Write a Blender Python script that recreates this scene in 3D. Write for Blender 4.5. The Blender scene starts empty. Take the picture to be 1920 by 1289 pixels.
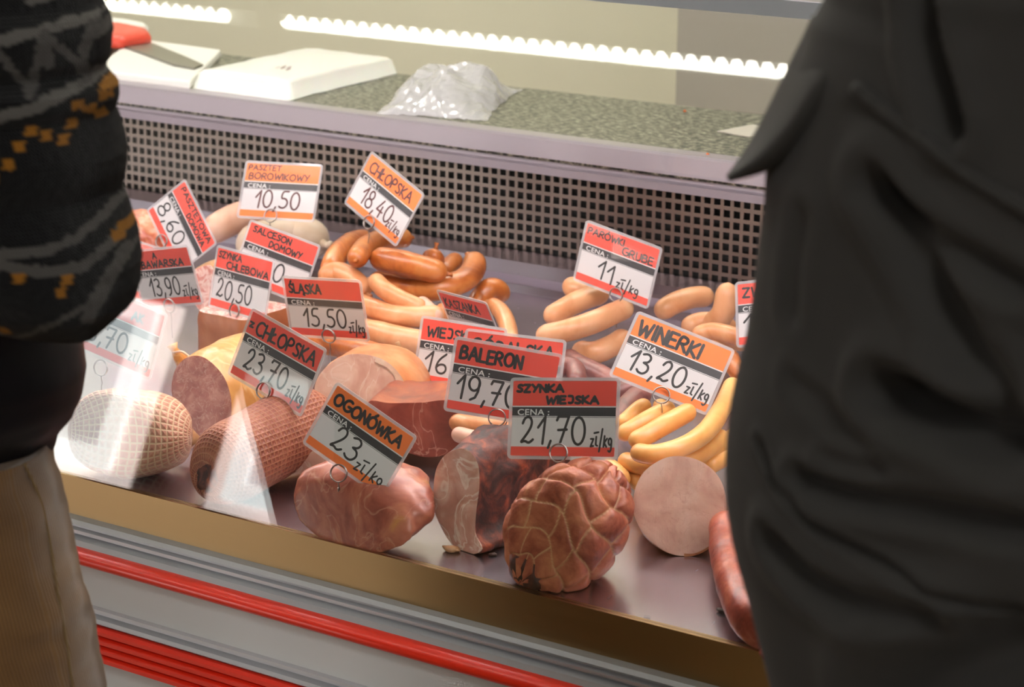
import bpy, math, random
import numpy as np
from mathutils import Vector, Matrix, Quaternion, noise

random.seed(7)
SC = bpy.context.scene
COL = SC.collection

# ------------------------------------------------------------------ camera
FPX, YAW, PITCH, ROLL = 4388.19, 0.60338351, 0.25709783, 0.01019138
CAM = np.array([0.0, 0.0, 1.55])
def cam_axes():
    cy, sy, cp, sp = math.cos(YAW), math.sin(YAW), math.cos(PITCH), math.sin(PITCH)
    f = np.array([-sy * cp, cy * cp, -sp]); r = np.array([cy, sy, 0.0]); u = np.cross(r, f)
    cr, sr = math.cos(ROLL), math.sin(ROLL)
    return cr * r + sr * u, cr * u - sr * r, f
CR, CU, CF = cam_axes()
cd = bpy.data.cameras.new('camera'); cam = bpy.data.objects.new('camera', cd); COL.objects.link(cam)
cd.sensor_width = 36.0; cd.lens = FPX * 36.0 / 1920.0; cd.clip_start = 0.05; cd.clip_end = 60
cam.matrix_world = Matrix(((CR[0], CU[0], -CF[0], CAM[0]), (CR[1], CU[1], -CF[1], CAM[1]), (CR[2], CU[2], -CF[2], CAM[2]), (0, 0, 0, 1)))
cd.dof.use_dof = True; cd.dof.focus_distance = 2.15; cd.dof.aperture_fstop = 11.0
SC.camera = cam

# ------------------------------------------------------------------ world, exposure
w = bpy.data.worlds.new('world'); SC.world = w; w.use_nodes = True
bg = w.node_tree.nodes['Background']; bg.inputs[0].default_value = (0.9, 0.95, 1.0, 1); bg.inputs[1].default_value = 0.3
SC.view_settings.view_transform = 'Standard'; SC.view_settings.look = 'None'
SC.view_settings.exposure = 0.0; SC.view_settings.gamma = 1.0; SC.view_settings.use_curve_mapping = False
SC.cycles.use_denoising = True
SC.cycles.max_bounces = 8; SC.cycles.transparent_max_bounces = 24; SC.cycles.sample_clamp_indirect = 6.0

LAMP_STRENGTH = 34.0      # tube in the counter canopy
TUBE_STRENGTH = 58.0      # ceiling tubes
WINDOW_STRENGTH = 7.5
FILL_STRENGTH = 40.0  # added ceiling fill panels

# ------------------------------------------------------------------ geometry of the place (metres, floor z=0)
DECK_S, DECK_Y0, DECK_Z0 = 0.06, 1.524, 0.85
PANEL_Y = 2.331
def deck_z(y): return DECK_Z0 + DECK_S * (y - DECK_Y0)
def ray(px, py):
    d = CR * (px - 960) / FPX + CU * (644.5 - py) / FPX + CF
    return d / np.linalg.norm(d)
def at_y(px, py, Y):
    d = ray(px, py); return CAM + d * (Y - CAM[1]) / d[1]
def at_z(px, py, Z):
    d = ray(px, py); return CAM + d * (Z - CAM[2]) / d[2]
def deck(px, py, h=0.0):
    d = ray(px, py); t = (DECK_Z0 + h - DECK_S * DECK_Y0 - CAM[2]) / (d[2] - DECK_S * d[1]); return CAM + d * t
def on_plane(px, py, P0, n):
    d = ray(px, py); return CAM + d * (np.dot(P0 - CAM, n) / np.dot(d, n))
def project(P):
    P = np.asarray(P, float) - CAM; d = P @ CF
    return np.stack([960 + FPX * (P @ CR) / d, 644.5 - FPX * (P @ CU) / d], -1)

# ------------------------------------------------------------------ helpers
def lin(h):
    h = h.lstrip('#'); o = []
    for i in (0, 2, 4):
        c = int(h[i:i + 2], 16) / 255.0
        o.append(c / 12.92 if c <= 0.04045 else ((c + 0.055) / 1.055) ** 2.4)
    return (o[0], o[1], o[2], 1.0)
def rgb(c): return lin(c) if isinstance(c, str) else (c[0], c[1], c[2], 1.0)

ORG = {}
def tag(o, label=None, cat=None, group=None, kind=None):
    if label: o['label'] = label
    if cat: o['category'] = cat
    if group: o['group'] = group
    if kind: o['kind'] = kind
    return o
def thing(name, label, cat, origin, group=None, kind=None):
    o = bpy.data.objects.new(name, None); COL.objects.link(o); o.location = origin; o.empty_display_size = 0.02
    ORG[o.name] = np.asarray(origin, float)
    return tag(o, label, cat, group, kind)
def mesh(name, V, F, mats, parent=None, origin=None, smooth=True, midx=None, uv=None, attr=None):
    V = np.asarray(V, float)
    if parent is not None: org = ORG[parent.name]
    else: org = np.asarray(origin if origin is not None else (0, 0, 0), float)
    me = bpy.data.meshes.new(name); me.from_pydata((V - org).tolist(), [], [list(f) for f in F])
    for m in (mats if isinstance(mats, (list, tuple)) else [mats]): me.materials.append(m)
    if midx is not None: me.polygons.foreach_set('material_index', list(midx))
    me.polygons.foreach_set('use_smooth', [bool(smooth)] * len(me.polygons))
    if uv is not None:
        l = me.uv_layers.new(name='UVMap'); vi = np.zeros(len(me.loops), int); me.loops.foreach_get('vertex_index', vi)
        l.data.foreach_set('uv', np.asarray(uv, float)[vi].ravel())
    if attr:
        for k, val in attr.items():
            val = np.asarray(val, float)
            if val.ndim == 1:
                a = me.attributes.new(k, 'FLOAT', 'POINT'); a.data.foreach_set('value', val)
            else:
                a = me.attributes.new(k, 'FLOAT_COLOR', 'POINT'); a.data.foreach_set('color', np.c_[val[:, :3], np.ones(len(val))].ravel())
    me.update()
    o = bpy.data.objects.new(name, me); COL.objects.link(o)
    if parent is not None: o.parent = parent
    else: o.location = org
    ORG[o.name] = org
    return o
def box(x0, x1, y0, y1, z0, z1):
    V = [(x0, y0, z0), (x1, y0, z0), (x1, y1, z0), (x0, y1, z0), (x0, y0, z1), (x1, y0, z1), (x1, y1, z1), (x0, y1, z1)]
    F = [(0, 3, 2, 1), (4, 5, 6, 7), (0, 1, 5, 4), (1, 2, 6, 5), (2, 3, 7, 6), (3, 0, 4, 7)]
    return V, F
def add_bevel(o, wdt=0.003, seg=2, ang=30):
    m = o.modifiers.new('bevel', 'BEVEL'); m.width = wdt; m.segments = seg; m.limit_method = 'ANGLE'; m.angle_limit = math.radians(ang); return o
def join(parts):
    V, F = [], []
    for v, f in parts:
        k = len(V); V += [tuple(p) for p in v]; F += [tuple(i + k for i in q) for q in f]
    return V, F
def extrude_x(prof, x0, x1, closed=True):
    n = len(prof); V = [(x0, p[0], p[1]) for p in prof] + [(x1, p[0], p[1]) for p in prof]; F = []
    for i in range(n if closed else n - 1):
        j = (i + 1) % n; F.append((i, j, n + j, n + i))
    if closed: F += [tuple(range(n - 1, -1, -1)), tuple(range(n, 2 * n))]
    return V, F
def catmull(P, m=8, closed=False):
    P = np.asarray(P, float); n = len(P); out = []
    idx = range(n) if closed else range(n - 1)
    for i in idx:
        if closed: a, b, c, d = P[(i - 1) % n], P[i], P[(i + 1) % n], P[(i + 2) % n]
        else: a, b, c, d = P[max(i - 1, 0)], P[i], P[i + 1], P[min(i + 2, n - 1)]
        for t in np.linspace(0, 1, m, endpoint=False):
            out.append(0.5 * ((2 * b) + (-a + c) * t + (2 * a - 5 * b + 4 * c - d) * t ** 2 + (-a + 3 * b - 3 * c + d) * t ** 3))
    if not closed: out.append(P[-1])
    return np.array(out)
def resample(P, n, closed=False):
    P = np.asarray(P, float)
    if closed: P = np.vstack([P, P[:1]])
    s = np.r_[0, np.cumsum(np.linalg.norm(np.diff(P, axis=0), axis=1))]
    q = np.linspace(0, s[-1], n, endpoint=not closed)
    return np.stack([np.interp(q, s, P[:, k]) for k in range(P.shape[1])], 1)
def loft(rings, cap0=True, cap1=True, closed=True):
    R = [np.asarray(r, float) for r in rings]; m = len(R[0]); V = np.vstack(R); F = []
    for k in range(len(R) - 1):
        for i in range(m if closed else m - 1):
            j = (i + 1) % m; F.append((k * m + i, k * m + j, (k + 1) * m + j, (k + 1) * m + i))
    if cap0: F.append(tuple(range(m - 1, -1, -1)))
    if cap1: F.append(tuple((len(R) - 1) * m + i for i in range(m)))
    return V, F
def frames(P):
    P = np.asarray(P, float); T = np.gradient(P, axis=0); T /= np.linalg.norm(T, axis=1)[:, None] + 1e-12
    up = np.array([0, 0, 1.0]) if abs(T[0][2]) < 0.9 else np.array([1.0, 0, 0])
    N = [np.cross(T[0], up)]; N[0] /= np.linalg.norm(N[0])
    for i in range(1, len(P)):
        n = N[-1] - T[i] * np.dot(N[-1], T[i]); N.append(n / (np.linalg.norm(n) + 1e-12))
    N = np.array(N); return T, N, np.cross(T, N)
def tube(P, r, m=10, cap=True):
    P = np.asarray(P, float); r = np.broadcast_to(np.asarray(r, float), (len(P),)); T, N, B = frames(P)
    a = np.linspace(0, 2 * np.pi, m, endpoint=False)
    return loft([P[i] + r[i] * (np.cos(a)[:, None] * N[i] + np.sin(a)[:, None] * B[i]) for i in range(len(P))], cap, cap)
def nz(p, s, seed=0.0, oct=3): return noise.fractal(Vector((p[0] * s + seed, p[1] * s - seed * 0.7, p[2] * s + seed * 1.3)), 1.0, 2.0, oct)

# ------------------------------------------------------------------ materials
def new_mat(name):
    m = bpy.data.materials.new(name); m.use_nodes = True; return m, m.node_tree.nodes, m.node_tree.links, m.node_tree.nodes['Principled BSDF']
def setp(b, **k):
    for n, v in k.items():
        if n in b.inputs: b.inputs[n].default_value = v
def plain(name, col, rough=0.5, metal=0.0, coat=0.0, spec=0.5, bump=0.0, bscale=200.0):
    m, N, L, b = new_mat(name); setp(b, **{'Base Color': rgb(col), 'Roughness': rough, 'Metallic': metal, 'Coat Weight': coat, 'Specular IOR Level': spec})
    if bump:
        t = N.new('ShaderNodeTexCoord'); n = N.new('ShaderNodeTexNoise'); n.inputs['Scale'].default_value = bscale; n.inputs['Detail'].default_value = 4
        bp = N.new('ShaderNodeBump'); bp.inputs['Strength'].default_value = bump; bp.inputs['Distance'].default_value = 0.002
        L.new(t.outputs['Object'], n.inputs['Vector']); L.new(n.outputs['Fac'], bp.inputs['Height']); L.new(bp.outputs['Normal'], b.inputs['Normal'])
    return m
def emit(name, col, s):
    m, N, L, b = new_mat(name); setp(b, **{'Base Color': (0.8, 0.8, 0.8, 1), 'Emission Color': rgb(col), 'Emission Strength': s}); return m
def ramp_of(N, cols):
    r = N.new('ShaderNodeValToRGB'); e = r.color_ramp.elements
    while len(e) < len(cols): e.new(0.5)
    for i, (p, c) in enumerate(cols): e[i].position = p; e[i].color = rgb(c)
    return r
def meat(name, cols, scale=40, detail=6, rough=0.4, bump=0.3, bscale=90, sss=0.06, coat=0.15, veins=None, stretch=None, dist=0.6, wrinkle=0.0):
    """cols: [(pos,colour)...] over fractal noise; veins: (colour, scale, width, strength)"""
    m, N, L, b = new_mat(name); t = N.new('ShaderNodeTexCoord'); mp = N.new('ShaderNodeMapping'); L.new(t.outputs['Object'], mp.inputs['Vector'])
    if stretch: mp.inputs['Scale'].default_value = stretch
    n = N.new('ShaderNodeTexNoise'); n.inputs['Scale'].default_value = scale; n.inputs['Detail'].default_value = detail; n.inputs['Roughness'].default_value = 0.6; n.inputs['Distortion'].default_value = dist
    L.new(mp.outputs['Vector'], n.inputs['Vector']); r = ramp_of(N, cols); L.new(n.outputs['Fac'], r.inputs['Fac']); out = r.outputs['Color']
    if veins:
        vc, vs, vw, vk = veins
        n2 = N.new('ShaderNodeTexNoise'); n2.inputs['Scale'].default_value = vs; n2.inputs['Detail'].default_value = 3; n2.inputs['Distortion'].default_value = 1.2
        L.new(mp.outputs['Vector'], n2.inputs['Vector'])
        a = N.new('ShaderNodeMath'); a.operation = 'SUBTRACT'; a.inputs[1].default_value = 0.5; L.new(n2.outputs['Fac'], a.inputs[0])
        a2 = N.new('ShaderNodeMath'); a2.operation = 'ABSOLUTE'; L.new(a.outputs[0], a2.inputs[0])
        mr = N.new('ShaderNodeMapRange'); mr.inputs['From Min'].default_value = 0.0; mr.inputs['From Max'].default_value = vw; mr.inputs['To Min'].default_value = vk; mr.inputs['To Max'].default_value = 0.0
        L.new(a2.outputs[0], mr.inputs['Value'])
        mx = N.new('ShaderNodeMix'); mx.data_type = 'RGBA'; L.new(mr.outputs['Result'], mx.inputs['Factor']); L.new(out, mx.inputs['A']); mx.inputs['B'].default_value = rgb(vc); out = mx.outputs['Result']
    L.new(out, b.inputs['Base Color'])
    setp(b, **{'Roughness': rough, 'Subsurface Weight': sss, 'Subsurface Scale': 0.006, 'Subsurface Radius': (1.0, 0.35, 0.2), 'Coat Weight': coat, 'Coat Roughness': 0.25})
    if bump:
        n3 = N.new('ShaderNodeTexNoise'); n3.inputs['Scale'].default_value = bscale; n3.inputs['Detail'].default_value = 5; L.new(mp.outputs['Vector'], n3.inputs['Vector'])
        bp = N.new('ShaderNodeBump'); bp.inputs['Strength'].default_value = bump; bp.inputs['Distance'].default_value = 0.002; L.new(n3.outputs['Fac'], bp.inputs['Height']); L.new(bp.outputs['Normal'], b.inputs['Normal'])
    return m
def node_math(N, L, op, a, b=None):
    x = N.new('ShaderNodeMath'); x.operation = op
    for i, v in enumerate((a, b)):
        if v is None: continue
        if isinstance(v, (int, float)): x.inputs[i].default_value = v
        else: L.new(v, x.inputs[i])
    return x.outputs[0]
def netted(name, cols, thread, nu, nv, width=0.09, scale=30, rough=0.55, bump=0.8, twist=1.0):
    """smoked meat inside an elastic net: thread pattern on the surface's own UVs"""
    m = meat(name, cols, scale=scale, rough=rough, bump=0, coat=0.05); N, L = m.node_tree.nodes, m.node_tree.links; b = N['Principled BSDF']
    src = b.inputs['Base Color'].links[0].from_socket
    uv = N.new('ShaderNodeUVMap'); sp = N.new('ShaderNodeSeparateXYZ'); L.new(uv.outputs['UV'], sp.inputs[0])
    nn = N.new('ShaderNodeTexNoise'); nn.inputs['Scale'].default_value = 9.0; L.new(uv.outputs['UV'], nn.inputs['Vector'])
    wob = node_math(N, L, 'MULTIPLY', node_math(N, L, 'SUBTRACT', nn.outputs['Fac'], 0.5), 0.9)
    u = node_math(N, L, 'MULTIPLY', sp.outputs['X'], nu); v = node_math(N, L, 'ADD', node_math(N, L, 'MULTIPLY', sp.outputs['Y'], nv), wob)
    d = []
    for q in (node_math(N, L, 'ADD', u, node_math(N, L, 'MULTIPLY', v, 0.12 * twist)), node_math(N, L, 'SUBTRACT', v, node_math(N, L, 'MULTIPLY', u, 0.1 * twist))):
        f = node_math(N, L, 'FRACT', q); d.append(node_math(N, L, 'ABSOLUTE', node_math(N, L, 'SUBTRACT', f, 0.5)))
    dm = node_math(N, L, 'MINIMUM', d[0], d[1])
    mr = N.new('ShaderNodeMapRange'); mr.interpolation_type = 'SMOOTHSTEP'; mr.inputs['From Min'].default_value = width * 0.5; mr.inputs['From Max'].default_value = width * 1.6; mr.inputs['To Min'].default_value = 1.0; mr.inputs['To Max'].default_value = 0.0; L.new(dm, mr.inputs['Value'])
    mx = N.new('ShaderNodeMix'); mx.data_type = 'RGBA'; L.new(node_math(N, L, 'MULTIPLY', mr.outputs['Result'], 0.8), mx.inputs['Factor']); L.new(src, mx.inputs['A']); mx.inputs['B'].default_value = rgb(thread); L.new(mx.outputs['Result'], b.inputs['Base Color'])
    bp = N.new('ShaderNodeBump'); bp.inputs['Strength'].default_value = bump; bp.inputs['Distance'].default_value = 0.0025; L.new(dm, bp.inputs['Height']); L.new(bp.outputs['Normal'], b.inputs['Normal'])
    return m
def glass_pane(name, tint=(0.97, 0.99, 0.98), ior=1.5, haze=0.0):
    m, N, L, b = new_mat(name); N.remove(b); out = N['Material Output']
    g = N.new('ShaderNodeNewGeometry'); fr = N.new('ShaderNodeFresnel')
    i = node_math(N, L, 'ADD', ior, node_math(N, L, 'MULTIPLY', g.outputs['Backfacing'], 1.0 / ior - ior)); L.new(i, fr.inputs['IOR'])
    tr = N.new('ShaderNodeBsdfTransparent'); tr.inputs[0].default_value = (*tint, 1); gl = N.new('ShaderNodeBsdfGlossy'); gl.inputs['Roughness'].default_value = 0.0
    mx = N.new('ShaderNodeMixShader'); L.new(fr.outputs[0], mx.inputs[0]); L.new(tr.outputs[0], mx.inputs[1]); L.new(gl.outputs[0], mx.inputs[2]); sh = mx.outputs[0]
    if haze:
        df = N.new('ShaderNodeBsdfDiffuse'); df.inputs[0].default_value = (0.9, 0.88, 0.9, 1); m2 = N.new('ShaderNodeMixShader'); m2.inputs[0].default_value = haze
        L.new(sh, m2.inputs[1]); L.new(df.outputs[0], m2.inputs[2]); sh = m2.outputs[0]
    L.new(sh, out.inputs['Surface']); return m
def steel(name, col, rough=0.3, stretch=(2, 60, 60), var=0.15, metal=1.0):
    m, N, L, b = new_mat(name); t = N.new('ShaderNodeTexCoord'); mp = N.new('ShaderNodeMapping'); mp.inputs['Scale'].default_value = stretch
    n = N.new('ShaderNodeTexNoise'); n.inputs['Scale'].default_value = 6; n.inputs['Detail'].default_value = 6; L.new(t.outputs['Object'], mp.inputs[0]); L.new(mp.outputs[0], n.inputs['Vector'])
    mr = N.new('ShaderNodeMapRange'); mr.inputs['To Min'].default_value = rough - var; mr.inputs['To Max'].default_value = rough + var; L.new(n.outputs['Fac'], mr.inputs['Value']); L.new(mr.outputs[0], b.inputs['Roughness'])
    setp(b, **{'Base Color': rgb(col), 'Metallic': metal}); return m
def granite_mat():
    m, N, L, b = new_mat('speckled_granite'); t = N.new('ShaderNodeTexCoord'); mp = N.new('ShaderNodeMapping'); mp.inputs['Scale'].default_value = (0.7, 1.5, 1); L.new(t.outputs['Object'], mp.inputs[0])
    n = N.new('ShaderNodeTexNoise'); n.inputs['Scale'].default_value = 135; n.inputs['Detail'].default_value = 5; n.inputs['Roughness'].default_value = 0.75; L.new(mp.outputs[0], n.inputs['Vector'])
    r = ramp_of(N, [(0.40, '#121310'), (0.475, '#45463c'), (0.53, '#737160'), (0.62, '#b5b19b')]); L.new(n.outputs['Fac'], r.inputs['Fac'])
    L.new(r.outputs['Color'], b.inputs['Base Color']); setp(b, **{'Roughness': 0.45, 'Specular IOR Level': 0.35}); return m

M = {}
M['wall'] = plain('painted_wall', '#dcd7c0', 0.8); M['wall_dark'] = plain('taupe_wall', '#a8a294', 0.8)
M['room_dark'] = plain('shop_wall', '#4a4744', 0.85); M['ceil'] = plain('ceiling_white', '#b9b7b0', 0.9); M['floor'] = plain('floor_tile', '#8f7b5e', 0.35)
M['alu'] = plain('satin_aluminium', '#cfc9cf', 0.32, 0.75); M['alu_dark'] = plain('grooved_aluminium', '#b9bcc0', 0.38, 0.45); M['rail'] = plain('painted_rail', '#9d959c', 0.35, 0.35)
M['steel'] = steel('brushed_steel_deck', '#b0a6b0', 0.26, (30, 8, 8), 0.03); M['ledge'] = steel('ledge_steel', '#938b93', 0.3, (4, 30, 30), 0.05); M['strip'] = steel('brushed_steel_strip', '#a58d66', 0.33, (1, 80, 80), 0.06)
M['panel'] = steel('perforated_steel', '#81756f', 0.4, (20, 20, 20), 0.05); M['void'] = plain('dark_plenum', '#1c1b1a', 0.8)
M['grey'] = plain('grey_enamel', '#c9cdcd', 0.45, coat=0.1); M['red'] = plain('red_bumper', '#df2a10', 0.36, coat=0.15); M['granite'] = granite_mat()
M['glass'] = glass_pane('clear_glass'); M['canopy_paint'] = plain('pale_blue_grey_paint', '#c3ccd4', 0.35); M['black'] = plain('black_plastic', '#141414', 0.5)
M['lamp'] = emit('lamp_tube', (1.0, 0.86, 0.88), LAMP_STRENGTH); M['tube'] = emit('ceiling_tube', (1.0, 0.97, 0.86), TUBE_STRENGTH)
M['tube_fill'] = emit('added_staff_tube', (1.0, 0.97, 0.88), 235.0)
M['white'] = plain('white_enamel', '#e8e8e4', 0.5)

# ------------------------------------------------------------------ the room
def struct(name, V, F, m, smooth=False):
    o = mesh(name, V, F, m, smooth=smooth); o['kind'] = 'structure'; return o
struct('floor', *box(-9, 3, -4, 6, -0.05, 0.0), M['floor'])
struct('ceiling', *box(-9, 3, -4, 6, 3.0, 3.05), M['ceil'])
struct('wall_back', *box(-9, 3, 4.2, 4.3, 0, 3), M['wall'])
struct('wall_left', *box(-9.1, -9, -4, 6, 0, 3), M['room_dark'])
struct('wall_right', *box(3, 3.1, -4, 6, 0, 3), M['room_dark'])
xe = at_y(1269, 100, 3.2)[0]
struct('wall_pillar', *box(xe, 0.6, 3.2, 4.2, 0, 3), M['wall_dark'])

# shop windows behind the customers: seen only as reflections in the counter glass
GL0 = math.radians(14)
def glass_profile():
    pts = [(1.524, 0.853)]; L1 = (1.12 - 0.853) / math.cos(GL0); pts.append((1.524 + L1 * math.sin(GL0), 1.12))
    y, z = pts[-1]; n = 14; R = 0.48
    for k in range(n):
        a = GL0 + math.radians(29) * (k + 0.5) / n; ds = R * math.radians(29) / n; y += ds * math.sin(a); z += ds * math.cos(a); pts.append((y, z))
    return pts
GP = glass_profile()
def reflect(px, py):
    d = ray(px, py)
    for (y0, z0), (y1, z1) in zip(GP[:-1], GP[1:]):
        n = np.array([0, -(z1 - z0), (y1 - y0)]); n /= np.linalg.norm(n); t = np.dot(np.array([0, y0, z0]) - CAM, n) / np.dot(d, n); P = CAM + d * t
        if z0 - 1e-6 <= P[2] <= z1 + 1e-6: return P, d - 2 * np.dot(d, n) * n
    return P, d - 2 * np.dot(d, n) * n
def refl_y(px, py, Y): P, r = reflect(px, py); return P + r * (Y - P[1]) / r[1]
def refl_z(px, py, Z): P, r = reflect(px, py); return P + r * (Z - P[2]) / r[2]
WY = -3.95
struct('wall_front', *box(-9, 3, -4.05, -4.0, 0, 3), M['room_dark'])

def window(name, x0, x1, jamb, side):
    """a daylit shop window: self-glowing pale lower panel and white frame, grey pane"""
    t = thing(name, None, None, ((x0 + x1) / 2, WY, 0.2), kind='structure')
    V, F = box(x0, x1, WY - 0.04, WY, 0.2, 1.95); mesh('glowing_panel', V, F, M['win_pink'], t, smooth=False)
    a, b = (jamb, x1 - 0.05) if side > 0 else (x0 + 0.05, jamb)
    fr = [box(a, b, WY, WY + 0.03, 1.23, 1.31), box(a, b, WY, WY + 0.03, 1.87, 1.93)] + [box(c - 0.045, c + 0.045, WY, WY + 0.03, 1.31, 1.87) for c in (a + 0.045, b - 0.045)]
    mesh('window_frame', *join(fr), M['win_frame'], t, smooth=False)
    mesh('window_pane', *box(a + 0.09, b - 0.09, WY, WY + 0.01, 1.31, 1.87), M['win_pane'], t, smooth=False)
M['win_pink'] = emit('glowing_pink_panel', (1.0, 0.83, 0.78), WINDOW_STRENGTH * 0.95); M['win_frame'] = emit('glowing_white_frame', (0.95, 1.0, 1.0), WINDOW_STRENGTH * 1.25); M['win_pane'] = emit('daylit_grey_pane', (0.8, 0.9, 0.95), WINDOW_STRENGTH * 0.6)  # panel and frame emit, so the daylight on them is in the material
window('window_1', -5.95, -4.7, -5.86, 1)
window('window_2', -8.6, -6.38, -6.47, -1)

# ceiling tube lights above the customers
def ceiling_light(x0, x1, label, y=0.8, m='tube'):
    t = thing('ceiling_light', label, 'ceiling light', ((x0 + x1) / 2, y, 3.0), 'tube lights on the shop ceiling')
    mesh('housing', *box(x0 - 0.03, x1 + 0.03, y - 0.06, y + 0.06, 2.965, 3.0), M['white'], t, smooth=False)
    if m == 'tube':                                   # a comb of thin blades along the tube
        pr2 = [(x0, 2.968), (x0, 2.9652)]
        for x_ in np.arange(x0 + .01, x1 - .005, .03): pr2 += [(x_, 2.965), (x_, 2.925), (x_ + .003, 2.925), (x_ + .003, 2.965)]
        pr2 += [(x1, 2.9652), (x1, 2.968)]; n2 = len(pr2); V = [(q[0], y + .006, q[1]) for q in pr2] + [(q[0], y + .03, q[1]) for q in pr2]
        mesh('louvre', V, [tuple(range(n2)), tuple(range(2 * n2 - 1, n2 - 1, -1))] + [(i, n2 + i, n2 + (i + 1) % n2, (i + 1) % n2) for i in range(n2)], M['white'], t, smooth=False)
    mesh('tube', *tube([(x0, y, 2.945), (x1, y, 2.945)], 0.0105, 12), M[m], t)
ceiling_light(-2.965, -1.25, 'long ceiling tube light reflected as the long white streak in the glass')
ceiling_light(-5.0, -3.12, 'ceiling tube light reflected as the short white streak beside the knitted sleeve')

ceiling_light(-4.6, -2.7, 'added ceiling fill tube over the sales staff side, left of the other one', 3.0, 'tube_fill')  # unseen tubes, added to lift the worktop and back wall
ceiling_light(-2.4, -0.5, 'added ceiling fill tube over the sales staff side, right of the other one', 3.0, 'tube_fill')
M['fill_light'] = emit('added_fill_panel', (1.0, 0.98, 0.95), FILL_STRENGTH)  # unseen fill panels, added to brighten the counter front and the meats
for k_, (x_, y_, l_) in enumerate(((0.9, -0.6, 'nearest to the counter'), (0.9, -2.4, 'farther from the counter'), (2.2, -1.4, 'by the right hand wall'))):
    t_ = thing('fill_panel', 'added square ceiling fill panel right of the customers, ' + l_, 'ceiling light', (x_, y_, 3.0), 'added square ceiling fill panels')
    mesh('frame', *box(x_ - .31, x_ + .31, y_ - .31, y_ + .31, 2.975, 3.0), M['white'], t_, smooth=False); mesh('diffuser', *box(x_ - .29, x_ + .29, y_ - .29, y_ + .29, 2.968, 2.975), M['fill_light'], t_, smooth=False)
# ------------------------------------------------------------------ the counter
X0, X1 = -3.4, 1.0
XC = (X0 + X1) / 2
cnt = thing('display_counter', 'refrigerated glass-fronted meat display counter with red bumpers and steel deck', 'display counter', (XC, 1.9, 0.0))
yb = PANEL_Y - 0.075
V, F = extrude_x([(1.5305, deck_z(1.53)), (yb, deck_z(yb)), (yb, deck_z(yb) - 0.02), (1.5305, 0.83)], X0, X1); mesh('deck', V, F, M['steel'], cnt, smooth=False)
zb = deck_z(yb)
V, F = extrude_x([(yb, zb - 0.02), (yb, zb + 0.010), (yb + 0.03, zb + 0.013), (yb + 0.03, zb + 0.03), (PANEL_Y - 0.006, zb + 0.034), (PANEL_Y - 0.006, zb - 0.02)], X0, X1); mesh('rear_ledge', V, F, M['ledge'], cnt, smooth=False)
# perforated back panel: real square holes
PH, PX0, PZ0 = 0.01317212, -2.240528, 1.55 - 0.528027
k0 = int((X0 - PX0) / PH) + 2; k1 = int((X1 - PX0) / PH) - 2
hv, hf = [], []; hh = 0.0043
def pcell(cx, cz, hx, hz, top=PH / 2, bot=PH / 2):
    b = len(hv); s = PH / 2
    for (dx, dz) in ((-s, -bot), (s, -bot), (s, top), (-s, top)): hv.append((cx + dx, PANEL_Y, cz + dz))
    for (dx, dz) in ((-hx, -hz), (hx, -hz), (hx, hz), (-hx, hz)): hv.append((cx + dx, PANEL_Y, cz + dz))
    for i in range(4): j = (i + 1) % 4; hf.append((b + i, b + j, b + 4 + j, b + 4 + i))
for k in range(k0, k1):
    for r in range(-1, 8):
        pcell(PX0 + k * PH, PZ0 - r * PH, hh, hh)
zt, zl = PZ0 + 1.5 * PH, PZ0 - 7.5 * PH
V2 = [(PX0 + (k0 - .5) * PH, PANEL_Y, zl), (PX0 + (k1 - .5) * PH, PANEL_Y, zl), (PX0 + (k1 - .5) * PH, PANEL_Y, zl - 0.012), (PX0 + (k0 - .5) * PH, PANEL_Y, zl - 0.012)]
V, F = join([(hv, hf), (V2, [(3, 2, 1, 0)])]); pan = mesh('perforated_panel', V, F, M['panel'], cnt, smooth=False)
sm = pan.modifiers.new('thick', 'SOLIDIFY'); sm.thickness = 0.0012; sm.offset = 1
mesh('plenum', *extrude_x([(PANEL_Y + 0.06, zl - 0.04), (PANEL_Y + 0.06, zt + 0.03), (PANEL_Y + 0.063, zt + 0.03), (PANEL_Y + 0.063, zl - 0.04)], X0, X1), M['void'], cnt, smooth=False)
# rail in front of the worktop: three facets as in the photo
zg = 1.074
zr = at_y(920, 252, PANEL_Y - 0.02)[2]
V, F = extrude_x([(PANEL_Y + 0.01, zt - 0.014), (PANEL_Y - 0.012, zt - 0.014), (PANEL_Y - 0.014, zt - 0.004), (PANEL_Y - 0.006, zt - 0.002), (PANEL_Y - 0.006, zt + 0.006), (PANEL_Y - 0.02, zt + 0.008), (PANEL_Y - 0.02, zg - 0.002), (PANEL_Y - 0.017, zg + 0.001), (PANEL_Y + 0.01, zg + 0.001)], X0, X1)
mesh('worktop_rail', V, F, M['rail'], cnt, smooth=False)
# front: steel strip, grooved profile, bumpers, enamel panels
V, F = extrude_x([(1.522, 0.8515), (1.530, 0.8515), (1.530, 0.81), (1.521, 0.814)], X0, X1); mesh('front_strip', V, F, M['strip'], cnt, smooth=False)
prof = [(1.522, 0.814), (1.512, 0.813), (1.509, 0.8095), (1.5135, 0.808), (1.5135, 0.8055), (1.508, 0.8045), (1.508, 0.802), (1.512, 0.801), (1.512, 0.799), (1.503, 0.797), (1.500, 0.792), (1.54, 0.79)]
mesh('grooved_profile', *extrude_x(prof, X0, X1), M['alu_dark'], cnt, smooth=False)
a = np.linspace(-math.pi / 2, math.pi / 2, 9)
def bumper_prof(z, r, d): return [(1.50 - d * math.cos(q), z + r * math.sin(q)) for q in a] + [(1.51, z + r), (1.51, z - r)]
mesh('bumper', *extrude_x(bumper_prof(0.7845, 0.0078, 0.014), X0, X1), M['red'], cnt)
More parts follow.
